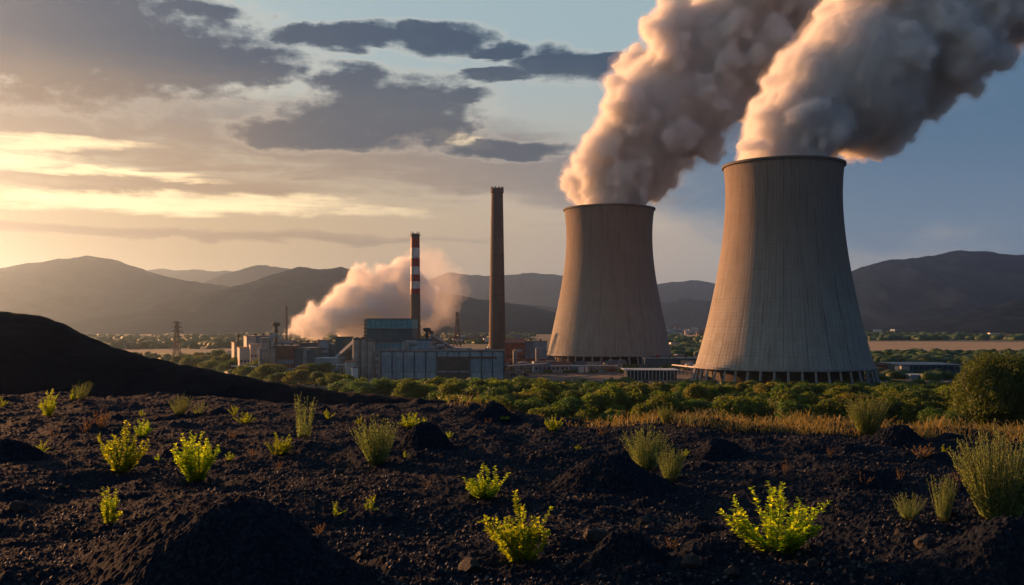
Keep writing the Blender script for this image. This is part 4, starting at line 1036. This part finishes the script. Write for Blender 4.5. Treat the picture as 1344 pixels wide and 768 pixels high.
# tall brick chimney, striped chimney
def chimney(name, label, px, D, yt, rb, rt, m, caps=True, stripes=None, group='factory chimneys'):
    e = empty(name, (XatD(px, D), D, 0)); tag(e, label, 'chimney', group); H = ZatD(yt, D)
    if not stripes:
        MB().lathe([(rb, -.2), (rb + (rt - rb) * .5, H * .5), (rt, H - 3.4)], 32, cap=False).build('stack', m, e, smooth=True)
        for i in range(1, 9):
            z = H * i / 9.5; r_ = rb + (rt - rb) * i / 9.5
            MB().lathe([(r_ - .1, z), (r_ + .14, z), (r_ + .14, z + .4), (r_ - .1, z + .4)], 32, cap=False).build('band', M['steel'], e)
        MB().lathe([(rt, H - 3.4), (rt + .45, H - 3), (rt + .45, H - .2), (rt - .7, H), (rt - .7, H - 4)], 32, cap=False).build('crown', m, e)
        for i in range(10):
            a = 2 * pi * i / 10; MB().box(-.35, .35, -.25, .25, 0, .9).build('crown_tooth', m, e).matrix_local = Matrix.Translation((cos(a) * (rt + .1), sin(a) * (rt + .1), H - .2)) @ Matrix.Rotation(a + pi / 2, 4, 'Z')
    else:
        ed = [0] + [ZatD(y, D) for y in stripes] + [H]
        for i in range(len(ed) - 1):
            z0, z1 = ed[i], ed[i + 1]; f0, f1 = z0 / H, z1 / H; mm = m if i == 0 else (M['red'] if i % 2 else M['white'])
            if i == len(ed) - 2: mm = M['steel']
            MB().lathe([(rb + (rt - rb) * f0, z0 - (.2 if i == 0 else 0)), (rb + (rt - rb) * f1, z1)], 28, cap=False).build('stack' if i == 0 else 'stripe', mm, e, smooth=True)
        MB().lathe([(rt, H - 1.2), (rt + .7, H - 1.1), (rt + .7, H - .8), (rt, H - .7)], 28, cap=False).build('gallery', M['steel'], e)
        for i in range(6): 
            a = i * pi / 3; MB().bar((cos(a) * rt, sin(a) * rt, H - .2), (cos(a) * rt, sin(a) * rt, H + 1.4), .18).build('lightning_rod', M['steel'], e)
    MB().bar((-rb * .5, -rb - .3, 1), (-rt * .5, -rt - .25, H - 4), .22).build('ladder', M['steel'], e)
    return e
chimney('brick_chimney', 'tallest chimney, plain dark brick, standing behind the long hall', 652.5, 628, 247, 5.6, 3.7, M['chimbrick'])
chimney('striped_chimney', 'chimney with red and white bands beside the boiler house', 545, 655, 307, 3.75, 2.9, M['chimbrick'], stripes=[386, 379, 369.5, 360.5, 350, 339, 325.5, 313])
# machinery, masts
def flue(px, yt, yb, D, label, wide):
    e = empty('flue_stack', (XatD(px, D), D, 0)); tag(e, label, 'flue stack', 'flue stacks'); H = ZatD(yt, D); w = wide / F * D
    MB().lathe([(w * .32, 0), (w * .26, H - 2)], 14).build('stack', M['steel'], e); MB().lathe([(w * .5, H - 2.6), (w * .62, H - 1.6), (w * .62, H - .6), (w * .3, H)], 14).build('cap', M['steel'], e)
    MB().lathe([(w * .55, H - 6), (w * .55, H - 5.6), (w * .25, H - 5.6)], 14).build('platform', M['steel'], e)
flue(362, 423, 455, 660, 'capped flue stack above the red brick hall on the left', 9)
flue(560.5, 430, 447, 640, 'stubby flue stack on the right shoulder of the boiler house', 8)
flue(566, 434, 447, 644, 'shorter flue stack right of the stubby one by the boiler house', 5)
flue(313, 438, 455, 690, 'thin flue at the left end of the works', 4)
flue(419, 446, 455, 650, 'small flue on the roofs left of the silos', 4)
def lattice(px, yt, D, wb, wt, label, arms=0, nseg=9, name='lattice_mast', thick=.22):
    e = empty(name, (XatD(px, D), D, 0)); tag(e, label, 'mast' if name != 'power_pylon' else 'pylon'); H = ZatD(yt, D)
    def W_(t): return wb + (wt - wb) * (t ** .8)
    legs = [MB() for _ in range(4)]; br = MB(); cs = ((-1, -1), (1, -1), (1, 1), (-1, 1))
    for s in range(nseg):
        t0, t1 = s / nseg, (s + 1) / nseg; a, c = W_(t0), W_(t1); z0, z1 = H * t0, H * t1
        for i, (sx, sy) in enumerate(cs):
            legs[i].bar((sx * a, sy * a, z0), (sx * c, sy * c, z1), thick)
            tx, ty = cs[(i + 1) % 4]; br.bar((sx * a, sy * a, z0), (tx * c, ty * c, z1), thick * .6); br.bar((tx * a, ty * a, z0), (sx * c, sy * c, z1), thick * .6); br.bar((sx * c, sy * c, z1), (tx * c, ty * c, z1), thick * .6)
    for l_ in legs: l_.build('leg', M['steel'], e)
    br.build('bracing', M['steel'], e)
    for k_ in range(arms):
        z = H * (.74 + .11 * k_); L = H * (.17 - .025 * k_); m = MB()
        for s in (-1, 1):
            for y_ in (-.4, .4): m.bar((0, y_, z), (s * L, 0, z), thick * .8); m.bar((0, y_, z + H * .05), (s * L, 0, z), thick * .6)
        c_ = m.build('cross_arm', M['steel'], e)
        for s in (-1, 1): MB().bar((s * L, 0, z), (s * L, 0, z - 1.6), .16).build('insulator', M['glass'], c_)
    return e
lattice(600, 410, 860, 4.5, .6, 'tapering lattice mast on the plain between the two chimneys', nseg=8, thick=.45)
lattice(376, 402, 800, .8, .4, 'thin mast rising behind the left works', nseg=14, thick=.2)
lattice(232, 422, 900, 3.3, .8, 'power pylon on the plain beyond the dark hill', arms=3, name='power_pylon', thick=.34, nseg=7)
lattice(70, 433, 2600, 4.5, 1.0, 'far faint pylon at the left foot of the mountains', arms=3, name='power_pylon', thick=.4, nseg=6)
# left works
block('factory_building', 'pale sunlit block at the left end of the works', 'building', 316, 328, 441, 660, 22, 'pale', 'roofg', rz=.35, wins=(3, 3, 1.6, 1.6, 3, 5))
block('factory_building', 'wide grey-roofed hall across the top of the left works', 'building', 322, 356, 440.5, 680, 28, 'bluegrey', 'roofg', vent=3)
block('factory_building', 'small orange-lit shed at the far left of the works', 'building', 302, 309, 449, 690, 14, 'pale', 'roofg', rz=.4)
block('factory_building', 'low sunlit building in front of the pale block', 'building', 308, 322, 456, 640, 18, 'pale', 'roofr', rz=.35, wins=(2, 3, 1.4, 1.5, 3, 4))
block('factory_building', 'sunlit stepped block left of the brown tower block', 'building', 323, 336, 452, 630, 18, 'pale', 'roofg', rz=.3, wins=(3, 3, 1.3, 1.4, 3, 4))
block('tower_block', 'narrow brown tower block, left of two, in the left works', 'building', 338, 349, 443.5, 606, 16, 'concrete', 'roofg', rz=.25, group='brown tower blocks')
block('tower_block', 'narrow brown tower block, right of two, against the red brick hall', 'building', 352, 357.5, 456, 598, 14, 'concrete', 'roofg', rz=.25, group='brown tower blocks')
block('brick_hall', 'red brick hall with grey base in the left works', 'building', 357, 384, 454, 604, 26, 'brick', 'roofg', rz=.05, wins=(2, 8, 1.1, 2.6, 2.5, 5), wcol='bluegrey', vent=2)
block('brick_hall', 'duller brick hall adjoining the red brick hall on the right', 'building', 384.5, 413, 456.5, 606, 24, 'teal_dark', 'roofg', wins=(1, 9, 1.3, 4.5, 2, 5), wcol='bluegrey')
block('factory_building', 'hip of grey roof where the smoke cloud starts', 'building', 364, 383, 447, 640, 22, 'concrete', 'roofg', roof='gable')
block('factory_building', 'long dark hall beneath the smoke cloud', 'building', 384, 424, 450, 690, 24, 'teal_dark', 'roofg', vent=4)
block('factory_building', 'small square block sticking up beneath the smoke cloud', 'building', 419, 430, 446.5, 640, 14, 'bluegrey', 'roofg', wins=(2, 3, 1.2, 1.2, 12, 3))
block('factory_building', 'slanting conveyor house left of the silos', 'building', 443, 456, 442, 640, 16, 'teal_dark', 'roofg', rz=-.2)
block('factory_building', 'grey low hall behind the kiosk, left of the silos', 'building', 430, 466, 452, 650, 24, 'bluegrey', 'roofg', vent=3)
block('factory_building', 'long low shed right of the dull brick hall', 'building', 413, 446, 470, 600, 16, 'bluegrey', 'roofl', wins=(1, 9, 1.2, 1.6, 2, 3))
block('kiosk', 'small orange-lit kiosk on the paved yard', 'building', 452, 463, 474, 572, 8, 'pale', 'roofr', rz=.25, wins=(1, 4, 1, 1.4, 1.2, 3))
block('gatehouse', 'little white gatehouse on the yard in front of the kiosk', 'building', 461, 468, 482, 552, 5, 'white', 'roofg', rz=.3)
# around the small cooling tower
e, w, H, h = block('pavilion', 'open pavilion with a pale blue flat roof between the cooling towers', 'building', 824, 888, 485.5, 560, 20, 'glass', 'roofl', overh=1.4)
for i in range(15): MB().box(-w / 2 - .6 + (w + 1.2) * i / 14 - .12, -w / 2 - .6 + (w + 1.2) * i / 14 + .12, -h - 1.2, -h - .9, -.1, H - .4).build('post', M['white'], e)
block('factory_building', 'long dark shed behind the pale-roofed pavilion', 'building', 846, 916, 470, 720, 18, 'teal_dark', 'trim', vent=3)
block('shipping_container', 'bright red container on the roof line right of the small cooling tower foot', 'container', 861.5, 864.5, 466, 728, 3, 'red', 'red', overh=.01)
block('warehouse', 'flat-roofed warehouse with a pale lit end, right of the large cooling tower', 'building', 1186, 1262, 478.5, 610, 40, 'teal_dark', 'trim', rz=-.06, wins=(1, 10, 2.2, 1.6, 4, 3), overh=.8)
block('factory_building', 'pale lit end block of the flat-roofed warehouse', 'building', 1183, 1194, 480, 602, 10, 'pale', 'roofg')
block('factory_shed', 'low shed in the yard in front of the flat-roofed warehouse', 'building', 1195, 1232, 492, 566, 14, 'bluegrey', 'roofl')
block('factory_building', 'dark low building right beside the foot of the large cooling tower', 'building', 1143, 1178, 480, 660, 20, 'brick', 'roofg', vent=2)
# scattered small town buildings
def town():
    r = random.Random(44); prot = []
    for wm, rm in (('pale', 'roofr'), ('white', 'roofg'), ('brick', 'roofr'), ('concrete', 'roofg'), ('bluegrey', 'roofg')):
        for t in (0, 1):
            a = MB().box(-.5, .5, -.4, .4, 0, .62 if t else .95).mesh('wall'); a.materials.append(M[wm])
            c = (MB().gable(-.54, .54, -.46, .46, .62, .36) if t else MB().box(-.52, .52, -.42, .42, .95, 1.0)).mesh('roof'); c.materials.append(M[rm])
            d = MB()
            for q in range(4): d.box(-.42 + q * .24, -.32 + q * .24, -.415, -.401, .3, .5)
            d = d.mesh('windows'); d.materials.append(M['glass']); prot.append((a, c, d, wm, t))
    words = {'pale': 'cream', 'white': 'white', 'brick': 'brick', 'concrete': 'tan', 'bluegrey': 'blue-grey'}
    zones = [(640, 716, 458, 488, 34, 6, 15, 'left of the small tower'), (700, 826, 478, 489, 30, 5, 12, 'before the small cooling tower'), (880, 938, 446, 484, 30, 6, 14, 'between the two cooling towers'),
             (420, 466, 458, 486, 22, 5, 12, 'left of the silos'), (300, 350, 462, 476, 10, 6, 10, 'below the left works'), (570, 700, 441, 452, 34, 10, 20, 'far behind the long hall'), (1140, 1420, 437, 446, 9, 12, 26, 'far on the plain at right'),
             (1140, 1180, 484, 494, 8, 5, 10, 'right of the large tower'), (860, 925, 434, 442, 14, 14, 30, 'far out between the cooling towers'), (290, 306, 468, 474, 4, 5, 8, 'at the left edge of the works')]
    cnt = {}
    for (p0, p1, y0, y1, n, s0, s1, where) in zones:
        for i in range(n):
            px = r.uniform(p0, p1); py = r.uniform(y0, y1); D = 32 * F / (py - HY); x = XatD(px, D)
            if (x - XatD(799.5, 802)) ** 2 + (D - 802) ** 2 < 64 ** 2 or (x - XatD(1028, 553)) ** 2 + (D - 553) ** 2 < 62 ** 2: continue
            if 470 < px < 665 and D < 665: continue
            a, c, d, wm, t = prot[r.randrange(10)]; s = r.uniform(s0, s1); e = empty('house' if t else 'flat_building', (x, D, 0), r.uniform(-.5, .5)); e.scale = (s, s, s * r.uniform(.45, .75))
            q = (px - p0) / (p1 - p0); dp = (py - y0) / (y1 - y0)
            pos = ('left ', 'middle ', 'right ')[min(2, int(q * 3))] + ('back', 'centre', 'front')[min(2, int(dp * 3))]
            lb = f"{'large' if s > (s0 + s1) / 2 else 'small'} {words[wm]} {'gabled house' if t else 'flat block'} {where}, {pos} of cluster"
            if lb in USED:
                bpy.data.objects.remove(e); continue
            USED.add(lb)
            tag(e, lb, 'house' if t else 'building', 'scattered buildings on the plain')
            link('wall', a, parent=e); link('roof', c, parent=e)
            if D < 1000: tag(link('window_row', d, parent=e), 'row of dark windows')
town()
# pipe bridges, ducts and conveyors between the buildings
def pipe_bridge(p0, D0, p1, D1, z, label, npipe=3, n=6):
    a = Vector((XatD(p0, D0), D0, 0)); c = Vector((XatD(p1, D1), D1, 0)); e = empty('pipe_bridge', a); tag(e, label, 'pipe bridge', 'pipe bridges of the works'); d = c - a; s_ = Vector((-d.y, d.x, 0)).normalized()
    for i in range(n + 1):
        q = d * (i / n); m_ = MB()
        for k in (-1, 1): m_.bar(q + s_ * k * 1.2, q + s_ * k * .9 + Vector((0, 0, z)), .18)
        m_.bar(q - s_ * 1.4 + Vector((0, 0, z)), q + s_ * 1.4 + Vector((0, 0, z)), .16); m_.build('trestle', M['steel'], e)
    for k in range(npipe):
        o_ = s_ * (k - (npipe - 1) / 2) * .9 + Vector((0, 0, z + .45)); MB().bar(o_, d + o_, .38, 8).build('pipe', M[('white', 'rust', 'trim')[k % 3]], e)
pipe_bridge(413, 590, 466, 596, 7, 'pipe bridge running from the dull brick hall to the silos')
pipe_bridge(664, 600, 716, 640, 6, 'pipe bridge right of the long hall, towards the small cooling tower')
pipe_bridge(722, 640, 812, 640, 4.5, 'long pipe bridge across the yard before the small cooling tower', 3, 10)
pipe_bridge(305, 600, 338, 590, 6, 'pipe bridge low in front of the left works')
pipe_bridge(884, 640, 916, 600, 5, 'pipe bridge between the pavilion and the large cooling tower')
def conveyor(p0, D0, z0, p1, D1, z1, label):
    a = Vector((XatD(p0, D0), D0, 0)); c = Vector((XatD(p1, D1), D1, 0)); e = empty('conveyor', a); tag(e, label, 'conveyor', 'sloping conveyors of the works'); d = c - a
    MB().bar(Vector((0, 0, z0)), d + Vector((0, 0, z1)), 1.7, 4).build('gallery', M['trim'], e)
    for t in (.25, .5, .75):
        q = d * t; zz = z0 + (z1 - z0) * t; MB().bar(q + Vector((-1.5, 0, 0)), q + Vector((0, 0, zz)), .25).bar(q + Vector((1.5, 0, 0)), q + Vector((0, 0, zz)), .25).build('trestle', M['steel'], e)
conveyor(424, 610, 3, 468, 600, 22, 'sloping conveyor climbing to the left silo')
conveyor(600, 640, 14, 566, 620, 24, 'sloping conveyor climbing to the boiler house from the right')
conveyor(330, 640, 14, 362, 656, 25, 'sloping conveyor over the roofs of the left works')
for px, D_, zt, w_, lb in [(533, 596, 21, 2.0, 'fat duct rising at the front of the boiler house'), (573, 606, 19, 1.5, 'slim duct on the roofline right of the boiler house'), (344, 596, 17, 1.0, 'slim duct in front of the left brown tower block'), (402, 600, 17, .9, 'slim duct on the dull brick hall'), (676, 640, 15, 1.4, 'duct in front of the red-roofed block'), (705, 660, 16, 1.2, 'duct in front of the windowless block')]:
    e = empty('duct', (XatD(px, D_), D_ - 4, 0)); tag(e, lb, 'duct', 'upright ducts of the works')
    MB().lathe([(w_, 0), (w_, zt)], 14).build('pipe', M['trim'], e); MB().bar((0, 0, zt - .6), (w_ * 3, 3, zt - .6), w_ * .8, 10).build('elbow', M['trim'], e)
    for z_ in (zt * .3, zt * .6): MB().lathe([(w_ + .02, z_), (w_ + .3, z_), (w_ + .3, z_ + .4), (w_ + .02, z_ + .4)], 14, cap=False).build('flange', M['steel'], e)
# storage tanks, lamp poles, parked vehicles in the yards
def tank(px, py, r_, h_, label):
    D = 32 * F / (py - HY); e = empty('storage_tank', (XatD(px, D), D, 0)); tag(e, label, 'tank', 'storage tanks')
    MB().lathe([(r_, 0), (r_, h_)], 24).build('body', M['white'], e); MB().lathe([(r_ + .1, h_), (r_ + .1, h_ + .3), (.3, h_ + 1.2)], 24).build('roof', M['trim'], e)
tank(735, 488, 4, 4, 'white storage tank left below the small cooling tower'); tank(765, 489, 3.4, 3.6, 'white storage tank below the middle of the small tower'); tank(686, 486, 4.4, 5, 'white storage tank left of the small tower'); tank(905, 486, 3, 4, 'white storage tank beside the left foot of the large tower')
def pole(px, py, h_, label):
    D = 32 * F / (py - HY); e = empty('street_lamp', (XatD(px, D), D, 0)); tag(e, label, 'street lamp', 'yard lamps')
    MB().bar((0, 0, 0), (0, 0, h_), .16, 6, .1).build('post', M['trim'], e); MB().bar((0, 0, h_), (1.8, 0, h_ + .3), .09).build('arm', M['trim'], e); MB().box(1.5, 2.5, -.2, .2, h_ + .15, h_ + .35).build('lamp_head', M['white'], e)
for i, (px, py, wh) in enumerate([(447, 505, 'paved yard, near corner'), (476, 500, 'paved yard, below the silos'), (490, 510, 'road before the long hall'), (668, 490, 'yard right of the long hall'), (705, 489, 'yard left of the small tower'), (812, 492, 'road left of the pavilion'), (902, 494, 'road right of the pavilion'), (1172, 500, 'road left of the flat warehouse'), (1262, 500, 'road right of the flat warehouse')]):
    pole(px, py, 9, f'tall lamp on the {wh}')
def vehicle():
    prot = []
    for nm, wm in (('white', 'white'), ('dark', 'steel'), ('red', 'red')):
        b_ = MB().box(-2.1, 2.1, -.85, .85, .35, .95).mesh('body'); b_.materials.append(M[wm])
        c_ = MB().add([(-1.5, -.8, .95), (1.1, -.8, .95), (1.1, .8, .95), (-1.5, .8, .95), (-1.0, -.7, 1.5), (.5, -.7, 1.5), (.5, .7, 1.5), (-1.0, .7, 1.5)], [(4, 5, 6, 7), (0, 1, 5, 4), (1, 2, 6, 5), (2, 3, 7, 6), (3, 0, 4, 7)]).mesh('cabin'); c_.materials.append(M['glass'])
        w_ = MB().bar((0, -.12, 0), (0, .12, 0), .34, 12).mesh('wheel'); w_.materials.append(M['steel']); prot.append((nm, b_, c_, w_))
    r = random.Random(8)
    for i, (px, py, wh) in enumerate([(455, 499, 'near the kiosk'), (470, 497, 'below the left silo'), (480, 499, 'below the middle silo'), (486, 503, 'on the road before the long hall'), (463, 506, 'on the near part of the paved yard'), (494, 500, 'by the corner of the long hall'), (832, 502, 'left of the pavilion front'), (846, 503, 'before the pavilion, left half'), (866, 503, 'before the pavilion, right half'), (1200, 503, 'before the low shed at right'), (1222, 503, 'right of the low shed'), (1250, 504, 'far right of the warehouse road'), (674, 494, 'just right of the long hall'), (690, 493, 'in the yard below the blue-grey block')]):
        nm, b_, c_, w_ = prot[r.randrange(3)]; D = 32 * F / (py - HY); e = empty('parked_car', (XatD(px, D), D, .06), r.uniform(-.6, .6)); tag(e, f'{nm} car parked {wh}', 'car', 'cars parked in the works yards')
        link('body', b_, parent=e); link('cabin', c_, parent=e)
        for wx in (-1.3, 1.3):
            for wy in (-.75, .75): link('wheel', w_, parent=e, loc=(wx, wy, .34))
vehicle()
print('trees', NT[0], 'objects', len(bpy.data.objects))

for o in bpy.data.objects:
    if 'label' in o and not 4 <= len(o['label'].replace('-', ' ').split()) <= 16: print('LONG', o['label'])
